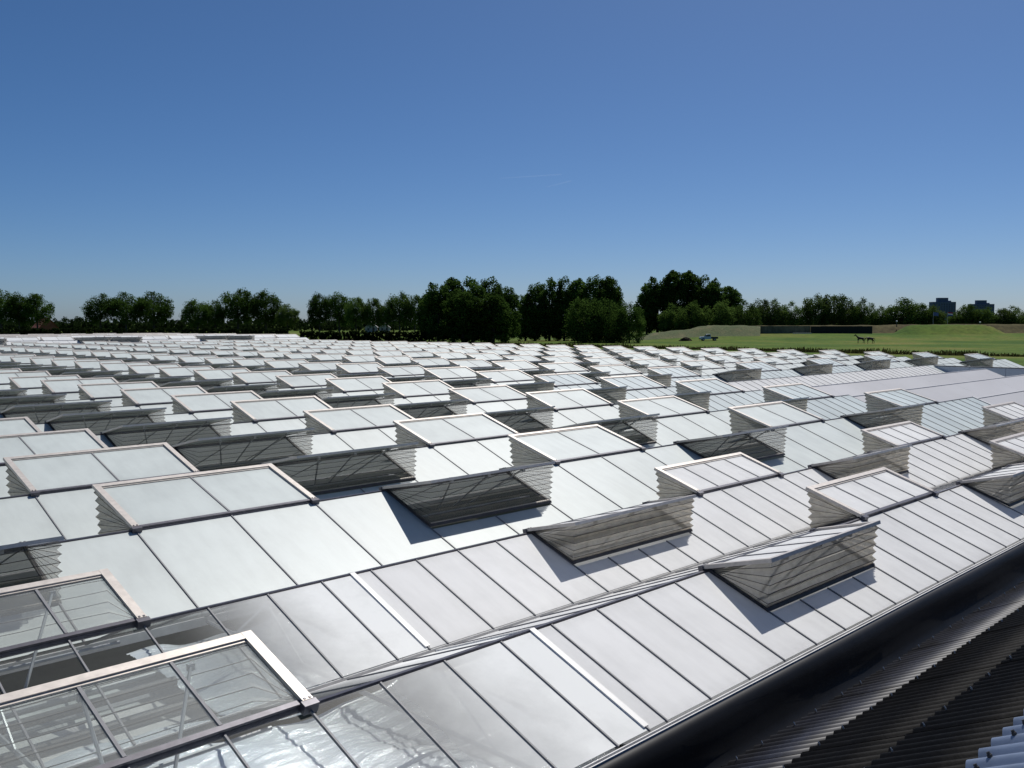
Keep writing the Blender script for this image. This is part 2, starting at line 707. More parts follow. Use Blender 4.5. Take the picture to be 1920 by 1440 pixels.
def pane_key_mesh(cache, w, ln, mat):
    key = (round(w, 3), round(ln, 3), mat)
    if key not in cache:
        m = MB()
        m.box((.012, -ln, -.003), (w - .012, 0, .003))
        mm = M[mat + '_object'] if mat + '_object' in M else M[mat]
        m.m[0] = 1                       # the coat is on the upper face only
        cache[key] = (m, m.mesh('pane', [mm, M['under']]))
    return key


PC = {}
BC = {}


def bar_mesh(ln, white=False):
    key = (round(ln, 3), white)
    if key not in BC:
        m = MB()
        w = .036 if white else .009
        m.box((-w, -ln, -.014), (w, 0, .012 if not white else .018))
        BC[key] = (m, m.mesh('glazing_bar', M['whitebar'] if white else M['bar']))
    return key


def build_slopes(H, k, yr, zr, half, slope, cells_fn, mat_fn, wb):
    """fill both slopes of ridge k with panes and bars"""
    ph = math.atan(slope)
    full = (half - .045) / math.cos(ph)
    cut = wb / math.cos(ph) + .04
    spans = vent_spans(k)
    x0, x1 = ridge_range(k)
    for far in (False, True):
        vs = [(a, a + 3.0) for a, f, _ in spans if f == far]
        x = x0
        while x < x1 - .01:
            w = cells_fn(x)
            w = min(w, x1 - x)
            mid = x + w / 2
            inv = any(a - .01 < mid < b + .01 for a, b in vs)
            s0 = cut if inv else .03
            ln = full - s0
            sg = 1 if far else -1
            y = yr + sg * s0 * math.cos(ph)
            z = zr - s0 * math.sin(ph)
            d = math.dist((mid, y, z), CAM)
            key = pane_key_mesh(PC, w, ln, mat_fn(mid, far))
            vis = 0 if (not far or k == 1) else 1000
            H.panes.append((d + vis, key, ((x + w) if far else x, y, z), (ph, 0, math.pi if far else 0)))
            # bar on the left edge of the cell
            edge_in = any(a + .05 < x < b - .05 for a, b in vs)
            sb = cut if edge_in else .03
            H.bars.append((d + vis, bar_mesh(full - sb + .02), (x, yr + sg * sb * math.cos(ph), zr - sb * math.sin(ph) + .006),
                           (ph, 0, math.pi if far else 0)))
            x += w
        H.bars.append((500, bar_mesh(full), (x1, yr, zr), (ph, 0, math.pi if far else 0)))


def emit(H, npane=300, nbar=300, nvent=300, detail=70):
    H.panes.sort(key=lambda q: q[0])
    for d, key, loc, rot in H.panes[:npane]:
        link('pane', PC[key][1], H.root, loc, rot)
    rest = {}
    for d, key, loc, rot in H.panes[npane:]:
        mm = Matrix.Translation(loc) @ Matrix.Rotation(rot[2], 4, 'Z') @ Matrix.Rotation(rot[0], 4, 'X')
        o = rest.setdefault(key[2], MB())
        src = PC[key][0]
        src.t = [random.random()] * len(src.f)
        o.add(src, mm)
    for mat, o in rest.items():
        mm = M[mat + '_attr'] if mat + '_attr' in M else M[mat]
        tag(link('distant_panes', o.mesh('distant_panes', [mm, M['under']]), H.root), kind='stuff')
    H.bars.sort(key=lambda q: q[0])
    for d, key, loc, rot in H.bars[:nbar]:
        link('glazing_bar', BC[key][1], H.root, loc, rot)
    o = MB()
    for d, key, loc, rot in H.bars[nbar:]:
        mm = Matrix.Translation(loc) @ Matrix.Rotation(rot[2], 4, 'Z') @ Matrix.Rotation(rot[0], 4, 'X')
        o.add(BC[key][0], mm)
    if o.v:
        tag(link('distant_glazing_bars', o.mesh('distant_glazing_bars', M['bar']), H.root), kind='stuff')
    H.vents.sort(key=lambda q: q[0])
    JM = {}
    far_stuff = {}
    for i, (d, kind, loc, rot) in enumerate(H.vents):
        vk = VK[kind]
        sz = random.uniform(.93, 1.07)
        if i < detail:
            ms = vk.meshes()
            v = link('roof_vent', ms['frame'], H.root, loc, rot, (1, 1, sz))
            for pm in ms['panes']:
                link('vent_pane', pm, v)
            link('gauze_bellows', ms['gauze'], v)
            link('curb', ms['curb'], v)
            link('strut', ms['strut'], v)
        elif i < nvent:
            if kind not in JM:
                JM[kind] = vk.joined().mesh(vk.name, vk.joined_mats())
            link('roof_vent', JM[kind], H.root, loc, rot, (1, 1, sz))
        else:
            o = far_stuff.setdefault(kind, MB())
            mm = Matrix.Translation(loc) @ Matrix.Rotation(rot[2], 4, 'Z') @ Matrix.Diagonal((1, 1, sz, 1))
            o.add(vk.joined(), mm)
    for kind, o in far_stuff.items():
        tag(link('distant_vents', o.mesh('distant_vents', VK[kind].joined_mats()), H.root), kind='stuff')


def empty(name, loc):
    o = bpy.data.objects.new(name, None)
    COL.objects.link(o)
    o.location = loc
    o.empty_display_size = .5
    return o


def gutter_mesh(x0, x1, y, z, name='gutter', w=.075):
    g = MB()
    g.box((x0, y - w, z - .10), (x1, y + w, z - .08))
    g.box((x0, y - w, z - .08), (x1, y - w + .012, z + .012))
    g.box((x0, y + w - .012, z - .08), (x1, y + w, z + .012))
    return g


# ---- the front house: two narrow spans
ra = empty('greenhouse', (0, 0, 0))
tag(ra, 'low two-span greenhouse with narrow panes, clear at one end, along the black valley gutter', 'greenhouse')
HA = House(ra)
XC = 2.72


def cells_a(x):
    if x < XC - .01 and x + P > XC + .01:
        return XC - x
    if abs(x - XC) < .01:
        return 3.0 - XC
    return P


def mat_a(x, far):
    return 'clear' if x < XC else 'narrow'


for k, (yr, zr) in enumerate(RA, 1):
    build_slopes(HA, k, yr, zr, AH, AS, cells_a, mat_a, .86)
    for x0, far, kind in vent_spans(k):
        loc, rot = vent_place(x0, yr, zr + .03, far)
        HA.vents.append((math.dist((x0 + 1.5, yr, zr), CAM), kind, loc, rot))
    r = MB()
    r.box((-9, yr - .02, zr - .03), (42, yr + .02, zr + .014))
    link('ridge_cap', r.mesh('ridge_cap', M['hinge']), ra)
    ph = math.atan(AS)
    for far in (False, True):
        link('white_bar', BC[bar_mesh((AH - .075) / math.cos(ph), True)][1], ra, (XC, yr, zr + .004), (ph, 0, math.pi if far else 0))
emit(HA, 300, 300, 60, 30)
for y, w_ in ((-AH - .02, .028), (1.558, .05), (4.655, .05)):
    link('gutter', gutter_mesh(-9, 42, y, GUT, w=w_).mesh('gutter', M['gutter']), ra)
w = MB()
w.box((-9, -1.58, YARD), (42, -1.50, GUT - .10))
w.box((-9.1, -1.58, YARD), (-9.0, 4.6, -.7))
link('side_wall', w.mesh('side_wall', M['wallsheet']), ra)

# inside the clear end: screen film, bundled cloth, pipes and rails
film, nt, b = new_mat('reflective_screen_film')
f1 = noise(nt, 5.0, 6, 0.7, stretch=(0.6, 3.0, 1.0))
f2 = noise(nt, 0.9, 3, 0.6)
nt.links.new(ramp(nt, f2, [(0.3, (0.66, 0.72, 0.76)), (0.65, (0.90, 0.93, 0.95))]), b.inputs['Base Color'])
b.inputs['Roughness'].default_value = 0.11
b.inputs['Metallic'].default_value = 0.15
b.inputs['Specular IOR Level'].default_value = 1.0
bump(nt, f1, 0.6, 0.03, b)


def film_sheet(x0, x1, y0, y1, z):
    """loosely hung film, crinkled lengthwise"""
    n1, n2 = int((x1 - x0) / .07) + 2, int((y1 - y0) / .035) + 2
    xs, ys = np.linspace(x0, x1, n1), np.linspace(y0, y1, n2)
    rnd = RNG.standard_normal((n1 + 12, n2))
    ker = np.hanning(9)
    ker /= np.sqrt((ker ** 2).sum())
    cr = np.stack([np.convolve(rnd[:, q], ker, 'same')[6:6 + n1] for q in range(n2)], 1)
    hz = (z + .05 * np.sin(xs[:, None] * 2.1 + ys[None, :] * 1.7) + .02 * np.sin(xs[:, None] * 7.3 + 2.0 * ys[None, :] + np.sin(ys[None, :] * 5))
          + .0075 * cr)
    fm = MB()
    gx_, gy_ = np.meshgrid(xs, ys, indexing='ij')
    fm.v = np.stack([gx_, gy_, hz], -1).reshape(-1, 3).tolist()
    for i in range(n1 - 1):
        for j in range(n2 - 1):
            a = i * n2 + j
            fm.f.append((a, a + n2, a + n2 + 1, a + 1))
    fm.m = [0] * len(fm.f)
    fm.t = [.5] * len(fm.f)
    link('screen_film', fm.mesh('screen_film', film, True), ra)


film_sheet(-8.8, 2.6, -1.42, 1.48, -.80)
film_sheet(-8.8, .35, 1.64, 2.15, -.78)
film_sheet(.40, 2.6, 1.64, 4.50, -.80)
for q, yy in enumerate((2.45, 2.72, 2.99, 3.26, 3.53, 3.80, 4.07, 4.34)):
    o = MB()
    o.box((-8.8, yy - .08, -.98 - .03 * (q % 2)), (.30, yy + .08, -.96 - .03 * (q % 2)))
    link('screen_slat', o.mesh('screen_slat', M['gutter'] if q % 2 else M['strut']), ra)
for yy, zz, r_, mt in ((2.58, -.80, .045, 'curb'), (3.15, -.74, .055, 'curb'), (3.65, -.80, .03, 'strut'), (3.95, -.74, .05, 'curb')):
    o = MB()
    o.rod((-8.9, yy, zz), (.38, yy, zz), r_, 0, 8)
    link('interior_pipe', o.mesh('interior_pipe', M[mt]), ra)
for xx in (-7.5, -4.5, -1.5, 1.5):
    o = MB()
    for yc in (0.0, 3.117):
        o.rod((xx, yc - 1.45, -.66), (xx, yc + 1.45, -.66), .025, 0, 6)
        o.rod((xx, yc - .75, -.66), (xx, yc, -.12), .016, 0, 6)
        o.rod((xx, yc + .75, -.66), (xx, yc, -.12), .016, 0, 6)
    link('roof_truss', o.mesh('roof_truss', M['strut']), ra)
for y0, y1 in ((-1.45, 1.45), (1.66, 4.55)):
    ss = MB()  # white sheet added under the glass to bounce light up into the shadows
    ss.box((2.75, y0, -.86), (41.9, y1, -.84))
    link('bounce_sheet', ss.mesh('bounce_sheet', simple('white_shade_cloth', (0.78, 0.78, 0.76), .8, 0, .08, 1.0)), ra)
sh = MB()
sh.box((-8.9, 2.2, -1.15), (2.65, 4.6, -1.08))
link('folded_screen', sh.mesh('folded_screen', simple('dull_screen_cloth', (0.50, 0.53, 0.53), .7, 0, .35, 1.5)), ra)

# ---- the big house behind it
rb = empty('greenhouse', (0, 6.6, 0))
rb.location = (0, 0, 0)
tag(rb, 'vast greenhouse roof of wide whitewashed panes with rows of propped-open vents', 'greenhouse')
HB = House(rb)


def cells_b(k):
    def fn(x):
        return P if (k <= 7 and x > 23.9 and (k < 6 or x < 62)) else 2 * P
    return fn


def mat_b(k):
    def fn(x, far):
        if k == 6 and x > 33 and x < 62:
            return 'narrow'
        return 'tint' if (k <= 7 and x > 23.9 and x < 62) else 'wide'
    return fn


for j, (yr, zr) in enumerate(RB):
    k = j + 3
    x0, x1 = ridge_range(k)
    zz = zr - (.1 if k == 0 else 0)
    build_slopes(HB, k, yr, zz, BH, BS, cells_b(k), mat_b(k), 1.22)
    for xv, far, kind in vent_spans(k):
        loc, rot = vent_place(xv, yr, zr + .03, far)
        HB.vents.append((math.dist((xv + 1.5, yr, zr), CAM), kind, loc, rot))
    r = MB()
    r.box((x0, yr - .025, zr - .03), (x1, yr + .025, zr + .016))
    link('ridge_cap', r.mesh('ridge_cap', M['hinge']), rb)
    if j:
        link('gutter', gutter_mesh(x0, x1, yr - BH, GUT).mesh('gutter', M['gutter']), rb)
    g = MB()
    tri = [(yr - BH + .05, GUT), (yr + BH - .05, GUT), (yr, zr - .03)]
    g.poly([(x1 + .02, a, c) for a, c in tri])
    g.poly([(x1 + .02, tri[0][0], GUT), (x1 + .02, tri[0][0], YARD), (x1 + .02, tri[1][0], YARD), (x1 + .02, tri[1][0], GUT)])
    link('gable_wall', g.mesh('gable_wall', M['wallsheet']), rb)
    if k in (3,):
        ph = math.atan(BS)
        link('white_bar', BC[bar_mesh((BH - .075) / math.cos(ph), True)][1], rb, (x1 + .06, yr, zr + .02), (ph, 0, 0))
emit(HB, 300, 300, 300, 90)
fl = MB()
fl.box((-14, -1.4, YARD - .02), (78.6, RB[-1][0] + 2, YARD + .03))
fl = fl.mesh('floor', M['inside'])
tag(link('floor', fl), kind='structure')

print('panes', len(HA.panes), len(HB.panes), 'vents', len(HA.vents), len(HB.vents))

# ---- grey sheet-roofed hall let into the right of the field
rd = empty('sheet_roofed_hall', (0, 0, 0))
tag(rd, 'hall with smooth grey sheet roofs between the vented glass rows and the pale wall', 'hall')
phd = math.atan(BS)
for yr, xa, xb in ((6.656, 35.5, 78.0), (10.694, 33.2, 61.8), (14.732, 33.2, 61.8)):
    zr = .10
    ln = (BH - .02) / math.cos(phd)
    x = xa
    sm = MB()
    n = round((xb - xa) / 5.7)
    wsh = (xb - xa) / n
    sm.box((.004, -ln, -.03), (wsh - .004, 0, .03))
    sme = sm.mesh('roof_sheet', M['greysheet'])
    for i in range(n):
        link('roof_sheet', sme, rd, (xa + i * wsh, yr, zr), (phd, 0, 0))
        link('roof_sheet', sme, rd, (xa + (i + 1) * wsh, yr, zr), (phd, 0, math.pi))
    r = MB()
    r.box((xa, yr - .05, zr + .0), (xb, yr + .05, zr + .045))
    link('ridge_cap', r.mesh('ridge_cap', M['greysheet']), rd)
    g = MB()
    for xx in (xa - .01, xb + .01):
        g.poly([(xx, yr - BH, GUT), (xx, yr + BH, GUT), (xx, yr, zr - .04)])
        g.poly([(xx, yr - BH, YARD), (xx, yr + BH, YARD), (xx, yr + BH, GUT), (xx, yr - BH, GUT)])
    link('gable_wall', g.mesh('gable_wall', M['wallsheet']), rd)
for y in (8.675, 12.713):
    link('gutter', gutter_mesh(33.2, 61.8, y, GUT - .03).mesh('gutter', M['gutter']), rd)
rodm = MB()
rodm.rod((36.6, 8.9, -.48), (38.9, 8.2, -.60), .03, 0, 8)
rodm.rod((36.9, 8.85, -.50), (36.9, 8.85, -.75), .02, 0, 6)
tag(link('metal_rod', rodm.mesh('metal_rod', M['strut'])), 'thin dark metal rod lying across the grey sheet roof', 'rod')

rw = empty('parapet_wall', (63.2, 10, YARD))
rw.location = (0, 0, 0)
tag(rw, 'pale panelled wall with a dark capping behind the grey sheet roofs', 'wall')
yy = 18.5
while yy > -6:
    pm = MB()
    pm.box((63.1, yy - 2.28, YARD), (63.3, yy, .16))
    link('wall_panel', pm.mesh('wall_panel', M['wallsheet']), rw)
    yy -= 2.3
cp_ = MB()
cp_.box((63.04, yy, .16), (63.36, 18.55, .21))
link('capping', cp_.mesh('capping', M['darktrim']), rw)

# ---- limewashed greenhouse beyond the big one
rc = empty('greenhouse', (0, 0, 0))
tag(rc, 'dazzling limewashed greenhouse with tall white vents, beyond the vast vented roof', 'greenhouse')
VC = {True: VentKind('white_far_vent', 4.2, 1.25, .50, 1.2, .40, 2, 'white', 'gauze_thin', seed=21),
      False: VentKind('white_near_vent', 4.2, 1.25, .35, 1.2, .40, 2, 'white', 'gauze_thin', seed=22)}
VCM = {f: v.joined().mesh(v.name, v.joined_mats()) for f, v in VC.items()}
cp2 = MB()
cbar = MB()
for j in range(9):
    yr, zr = 133.5 + 4.5 * j, .70
    ph = math.atan(.40)
    ln = 2.2 / math.cos(ph)
    xa = 14 + 1.4 * j
    for far in (False, True):
        sg = 1 if far else -1
        x = xa
        while x < 87:
            tm = MB()
            tm.box((.02, -ln, -.004), (2.08, 0, .004), tone=random.random())
            mm = Matrix.Translation((x + (2.1 if far else 0), yr, zr)) @ Matrix.Rotation(math.pi if far else 0, 4, 'Z') @ Matrix.Rotation(ph, 4, 'X')
            cp2.add(tm, mm)
            x += 2.1
    rcap = MB()
    rcap.box((xa, yr - .04, zr), (87, yr + .04, zr + .04))
    link('ridge_cap', rcap.mesh('ridge_cap', M['gutter']), rc)
    gm_ = MB()
    gm_.poly([(87.2, yr - 2.2, zr - .9), (87.2, yr + 2.2, zr - .9), (87.2, yr, zr)])
    gm_.poly([(87.2, yr - 2.25, YARD), (87.2, yr + 2.25, YARD), (87.2, yr + 2.25, zr - .9), (87.2, yr - 2.25, zr - .9)])
    link('gable_wall', gm_.mesh('gable_wall', M['wallsheet']), rc)
    x, q = 82.0 - 1.3 * j, 0
    while x > xa + 6:
        far = (q // 2) % 2 == 0
        if j > 1:
            far = True
        link('roof_vent', VCM[far], rc, (x + (4.2 if far else 0), yr, zr + .03), (0, 0, math.pi if far else 0), (1, 1, random.uniform(.9, 1.1)))
        x -= 4.7 if j < 2 else 5.6
        q += 1
tag(link('distant_panes', cp2.mesh('distant_panes', M['white_attr']), rc), kind='stuff')
cs = MB()  # white sheet added below the panes to brighten the inside of this house
cs.box((14, 131.4, -.45), (87, 172, -.40))
link('bounce_sheet', cs.mesh('bounce_sheet', M['whitebar']), rc)
fw_ = MB()
fw_.box((14, 131.2, YARD), (87, 131.28, -.2))
link('side_wall', fw_.mesh('side_wall', M['wallsheet']), rc)

# ---- corrugated roof below the camera, and the black valley gutter along it
rs = empty('corrugated_shed', (0, 0, 0))
tag(rs, 'shed roof of black corrugated sheets with a row of blue-grey sheets higher up', 'shed')
ALP = rad(25.8)
YE, ZE = -1.95, -1.0
ca, sa = math.cos(ALP), math.sin(ALP)
sheen, nt, b = new_mat('sheen_toned_corrugated_sheet')  # lighter tone paints in the sun and sky sheen on the eave row
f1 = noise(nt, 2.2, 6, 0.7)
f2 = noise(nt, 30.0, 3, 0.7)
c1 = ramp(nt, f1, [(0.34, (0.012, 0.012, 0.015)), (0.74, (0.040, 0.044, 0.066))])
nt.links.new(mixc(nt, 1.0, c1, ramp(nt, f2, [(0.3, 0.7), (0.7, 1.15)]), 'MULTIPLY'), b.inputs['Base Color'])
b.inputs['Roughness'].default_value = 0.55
M['sheen'] = sheen
M['tar'] = simple('tarred_corrugated_sheet', (0.0032, 0.0032, 0.0036), 0.65, 0, 0.5, 14, 0.08, bumpy=0.25)
M['bluesheet'] = simple('blue_grey_corrugated_sheet', (0.24, 0.30, 0.42), 0.5, 0, 0.22, 3, 0.4, bumpy=0.1)
M['screw'] = simple('zinc_screw', (0.55, 0.55, 0.55), 0.35, 0.8, 0.1)
M['screwdark'] = simple('rusty_screw', (0.06, 0.055, 0.05), 0.5, 0.4, 0.3)


def sheet_mesh(pitch, amp, waves, ln, th, mat, name):
    m = MB()
    seg = 12
    n = waves * seg
    top, bot = [], []
    for i in range(n + 1):
        x = i / seg * pitch
        z = amp * math.cos(2 * math.pi * i / seg)
        top.append((x, z))
    for i in range(n + 1):
        for s_ in (0.0, ln):
            for dz in (0.0, -th):
                x, z = top[i]
                m.v.append((x, -s_ * ca + (z + dz) * sa, s_ * sa + (z + dz) * ca))
    for i in range(n):
        a, c = 4 * i, 4 * (i + 1)
        for f in ((a, c, c + 2, a + 2), (a + 1, a + 3, c + 3, c + 1), (a, a + 1, c + 1, c), (a + 2, c + 2, c + 3, a + 3)):
            m.f.append(f)
            m.m.append(0)
            m.t.append(.5)
    return m.mesh(name, mat, True)


def screw_mesh(mat, r):
    m = MB()
    m.rod((0, 0, -.004), (0, .4 * .02, .012), r * 1.5, 0, 8)
    m.rod((0, .4 * .02, .012), (0, .6 * .03, .026), r, 0, 6)
    return m.mesh('screw', mat)


SCR, SCRD = screw_mesh(M['screw'], .005), screw_mesh(M['screwdark'], .012)
ROWS = [(0.0, 1.0, .155, .019, 7, 'sheen', .0), (.90, 1.12, .155, .019, 7, 'tar', .008), (1.90, 1.12, .155, .019, 7, 'tar', .016),
        (2.86, 2.3, .2360, .032, 5, 'bluesheet', .040)]
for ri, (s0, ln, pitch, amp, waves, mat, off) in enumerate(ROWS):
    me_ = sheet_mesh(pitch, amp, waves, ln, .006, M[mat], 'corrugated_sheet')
    wsh = pitch * waves
    n0 = -9 if ri < 3 else -6
    n1 = 26 if ri < 3 else 20
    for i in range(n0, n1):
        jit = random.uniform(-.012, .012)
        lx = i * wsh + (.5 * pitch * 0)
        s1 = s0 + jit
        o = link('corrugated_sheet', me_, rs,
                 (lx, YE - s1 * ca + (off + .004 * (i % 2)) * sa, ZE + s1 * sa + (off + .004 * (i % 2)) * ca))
        for wv in ((1, 4) if ri < 3 else range(1, waves)):
            if ri == 3 and (i + wv) % 1:
                continue
            ss = .10 if ri < 3 else .16
            link('screw', SCR if ri < 3 else SCRD, o, (wv * pitch, -ss * ca + amp * sa, ss * sa + amp * ca))
vg = MB()
prof = [(-1.625, -.60), (-1.655, -.60), (-1.70, -.64), (-1.735, -.72), (-1.76, -.84), (-1.80, -.98), (-1.88, -1.09), (-2.02, -1.14), (-2.30, -1.10)]
NX = 60
for i in range(NX + 1):
    x = -9 + 51 * i / NX
    for (py, pz) in prof:
        w_ = .012 * math.sin(x * 1.7 + pz * 9) + .008 * math.sin(x * 4.1 + 1)
        vg.v.append((x, py + (w_ if -1.05 < pz < -.66 else 0), pz))
np_ = len(prof)
for i in range(NX):
    for j in range(np_ - 1):
        a = i * np_ + j
        vg.f.append((a, a + 1, a + np_ + 1, a + np_))
        vg.m.append(0)
        vg.t.append(.5)
o = link('valley_gutter', vg.mesh('valley_gutter', M['rubber'], True), rs)
o['label'] = 'black rubber-lined valley gutter'
sw = MB()
sw.box((-9, -2.25, YARD), (30, -2.10, -1.16))
sw.box((-9, -6.4, YARD), (30, -6.25, .9))
link('shed_wall', sw.mesh('shed_wall', M['tar']), rs)

# ------------------------------------------------------------------ vegetation
M['leaf_hedge'] = leaf_mat('hedge_foliage', (0.010, 0.018, 0.006), (0.022, 0.036, 0.011))
M['leaf_far'] = leaf_mat('far_foliage', (0.016, 0.030, 0.010), (0.034, 0.056, 0.018))
M['leaf_dark'] = leaf_mat('dark_foliage', (0.034, 0.068, 0.014), (0.085, 0.150, 0.030))
M['leaf_mid'] = leaf_mat('mid_foliage', (0.045, 0.085, 0.018), (0.105, 0.165, 0.036))
M['leaf_light'] = leaf_mat('light_foliage', (0.045, 0.080, 0.020), (0.12, 0.17, 0.045))
M['bark'] = simple('bark', (0.055, 0.045, 0.035), 0.9, 0, 0.3, 4)


def leaf_cloud(centres, radii, per, size, rng, squash=1.0):
    """many small leaf faces spread through clumps"""
    cs, ns = [], []
    for c, r in zip(centres, radii):
        n = max(6, int(per * (r / np.mean(radii)) ** 2))
        d = rng.standard_normal((n, 3))
        d /= np.linalg.norm(d, axis=1)[:, None]
        q = r * (rng.random(n) ** .45)[:, None]
        cs.append(c + d * q * np.array([1, 1, squash]))
        ns.append(d * .7 + rng.standard_normal((n, 3)) * .6)
    c = np.concatenate(cs)
    n = np.concatenate(ns)
    n /= np.linalg.norm(n, axis=1)[:, None]
    t = np.cross(n, rng.standard_normal(n.shape))
    t /= np.linalg.norm(t, axis=1)[:, None]
    b_ = np.cross(n, t)
    s_ = size * rng.uniform(.6, 1.3, (len(c), 1))
    l = s_ * rng.uniform(.5, .9, (len(c), 1))
    v = np.stack([c - t * s_, c - b_ * l, c + t * s_, c + b_ * l], 1).reshape(-1, 3)
    return v


def quads_mesh(name, v, mat):
    me_ = bpy.data.meshes.new(name)
    n = len(v) // 4
    me_.vertices.add(len(v))
    me_.vertices.foreach_set('co', v.astype(np.float32).ravel())
    me_.loops.add(4 * n)
    me_.loops.foreach_set('vertex_index', np.arange(4 * n, dtype=np.int32))
    me_.polygons.add(n)
    me_.polygons.foreach_set('loop_start', np.arange(0, 4 * n, 4, dtype=np.int32))
    me_.polygons.foreach_set('loop_total', np.full(n, 4, dtype=np.int32))
    me_.materials.append(mat)
    me_.update()
    me_.validate()
    return me_


def crown_points(kind, rng, n):
    """clump centres in a unit tree (height 1, half width 1)"""
    pts, rr = [], []
    while len(pts) < n:
        p = rng.uniform(-1, 1, 3)
        z = .5 + .5 * p[2]
        if kind == 'round':
            zc = (z - .62) / .38
            if z < .30:
                continue
            w = math.sqrt(max(0, 1 - zc * zc)) if z > .30 else 0
            w = w * (1 if z > .5 else .85)
        elif kind == 'poplar':
            if z < .06:
                continue
            w = min(1, (1.03 - z) / .30) ** .6 * (.75 + .25 * min(1, z / .35))
        else:
            if z < .02:
                continue
            w = math.sqrt(max(0, 1 - ((z - .42) / .58) ** 2))
        r = math.hypot(p[0], p[1])
        if r > w or (r < .45 * w and rng.random() < .6):
            continue
        pts.append((p[0] * .86, p[1] * .86, z * .93))
        rr.append(rng.uniform(.12, .24))
    return np.array(pts), np.array(rr)


TV = {}


def tree_variant(kind, k, H, R):
    key = (kind, k)
    if key in TV:
        return TV[key]
    rng = np.random.default_rng({'round': 100, 'poplar': 200, 'bush': 300}[kind] + k)
    n = {'round': 120, 'poplar': 150, 'bush': 120}[kind]
    pts, rr = crown_points(kind, rng, n)
    c = pts * np.array([R, R, H])
    v = leaf_cloud(c, rr * R * 1.35, 90, .009 * H + .08, rng, 1.1)
    # a few stray sprigs that break the outline
    ex = pts[rng.integers(0, n, 26)] * np.array([R, R, H]) * rng.uniform(1.0, 1.06, (26, 1))
    v = np.concatenate([v, leaf_cloud(ex, np.full(26, .12 * R), 24, .010 * H + .08, rng)])
    m = MB()
    th = {'round': .42, 'poplar': .5, 'bush': .3}[kind] * H
    r0 = .02 * H
    m.rod((0, 0, -.6), (0.1, 0, th), r0, 0, 8, r0 * .75)
    for q in range(7):
        an = q * 2.4 + rng.random()
        e = (math.cos(an) * R * .55, math.sin(an) * R * .55, th + H * rng.uniform(.12, .38))
        m.rod((0.1, 0, th * rng.uniform(.75, 1.0)), e, r0 * .45, 0, 6, r0 * .12)
    m.rod((0.1, 0, th), (0, 0, H * .85), r0 * .75, 0, 6, r0 * .15)
    TV[key] = (v, m)
    return TV[key]


TM = {}


def tree(u, depth, top, halfpx, kind, mat, label, group=None, ztop=None, zbase=None, name='tree'):
    p = at(u, depth)
    zb = float(land_z(np.array(p.x), np.array(p.y))) if zbase is None else zbase
    zt = CAM.z + (605.6 - top) * depth / FPX
    H = zt - zb
    R = (1.04 if kind == 'round' else 1.12) * halfpx * depth / FPX
    H0, R0 = {'round': (20, 7), 'poplar': (19, 4.5), 'bush': (12, 5)}[kind]
    k = random.randrange(4)
    v, m = tree_variant(kind, k, H0, R0)
    ky = (kind, k, mat)
    if ky not in TM:
        TM[ky] = (quads_mesh('crown', v, M[mat]), m.mesh('trunk', M['bark']))
    root = empty(name, (p.x, p.y, zb))
    root.rotation_euler = (0, 0, random.uniform(0, 6.28))
    root.scale = (R / R0, R / R0, H / H0)
    link('trunk', TM[ky][1], root)
    link('crown', TM[ky][0], root)
    tag(root, label, 'tree', group)
    return root



G1 = 'roadside trees behind the hedge'
for (u, top, hw, lab) in (
        (4, 539, 36, 'tallest of the three roadside trees standing around the red-roofed brick house'),
        (38, 546, 24, 'narrow roadside tree between two broader ones, beside the red-roofed brick house'),
        (72, 549, 30, 'roadside tree whose crown hangs over the red roof of the brick house'),
        (190, 549, 30, 'lowest-crowned tree of the compact roadside group of three'),
        (238, 546, 32, 'middle tree of the compact roadside group of three'),
        (290, 545, 38, 'broadest tree of the compact roadside group of three'),
        (372, 560, 30, 'low round tree at the open end of the roadside group of four'),
        (405, 562, 24, 'lowest tree of the roadside group of four, squeezed between two others'),
        (448, 540, 38, 'tallest and broadest tree of the roadside group of four'),
        (500, 543, 34, 'tall roadside tree next to the small pale-leaved one'),
        (600, 548, 26, 'roadside tree just past the open gap beside the small pale-leaved tree'),
        (637, 546, 30, 'dark roadside tree next to the first slender loose-crowned tree')):
    tree(u, 430, top, hw, 'round', 'leaf_dark', lab, G1)
tree(540, 420, 569, 24, 'round', 'leaf_light', 'small pale-leaved tree at the end of the roadside row, beside the gap in the hedge')
for (u, top, hw, lab) in (
        (668, 556, 24, 'slender loose-crowned tree beside the dark roadside row'),
        (700, 558, 24, 'slender tree in front of the white gabled house'),
        (726, 562, 20, 'lowest and thinnest of the slender trees, in front of the white outbuilding'),
        (750, 546, 26, 'tallest of the slender loose-crowned trees'),
        (778, 552, 22, 'slender tree touching the edge of the dense poplar clump')):
    tree(u, 400, top, hw, 'round', 'leaf_mid', lab, 'slender trees beside the poplar clump')
PC1 = 'tall dark poplar inside the dense clump standing at the meadow edge'
for (u, top, hw, dp, lab) in (
        (805, 540, 22, 268, 'low poplar at the edge of the dense clump, next to the slender trees'),
        (822, 522, 30, 262, PC1), (850, 515, 34, 266, PC1), (886, 517, 34, 262, PC1), (918, 517, 32, 266, PC1),
        (948, 527, 26, 262, 'lower poplar closing the dense clump on the side of the willows'),
        (868, 535, 36, 254, 'broad lower poplar standing before the middle of the dense clump'),
        (925, 545, 34, 254, 'low poplar standing before the willow side of the dense clump')):
    tree(u, dp, top, hw, 'poplar', 'leaf_dark', lab, 'poplars of the dense clump')
PC2 = 'dark poplar inside the clump behind the round willows'
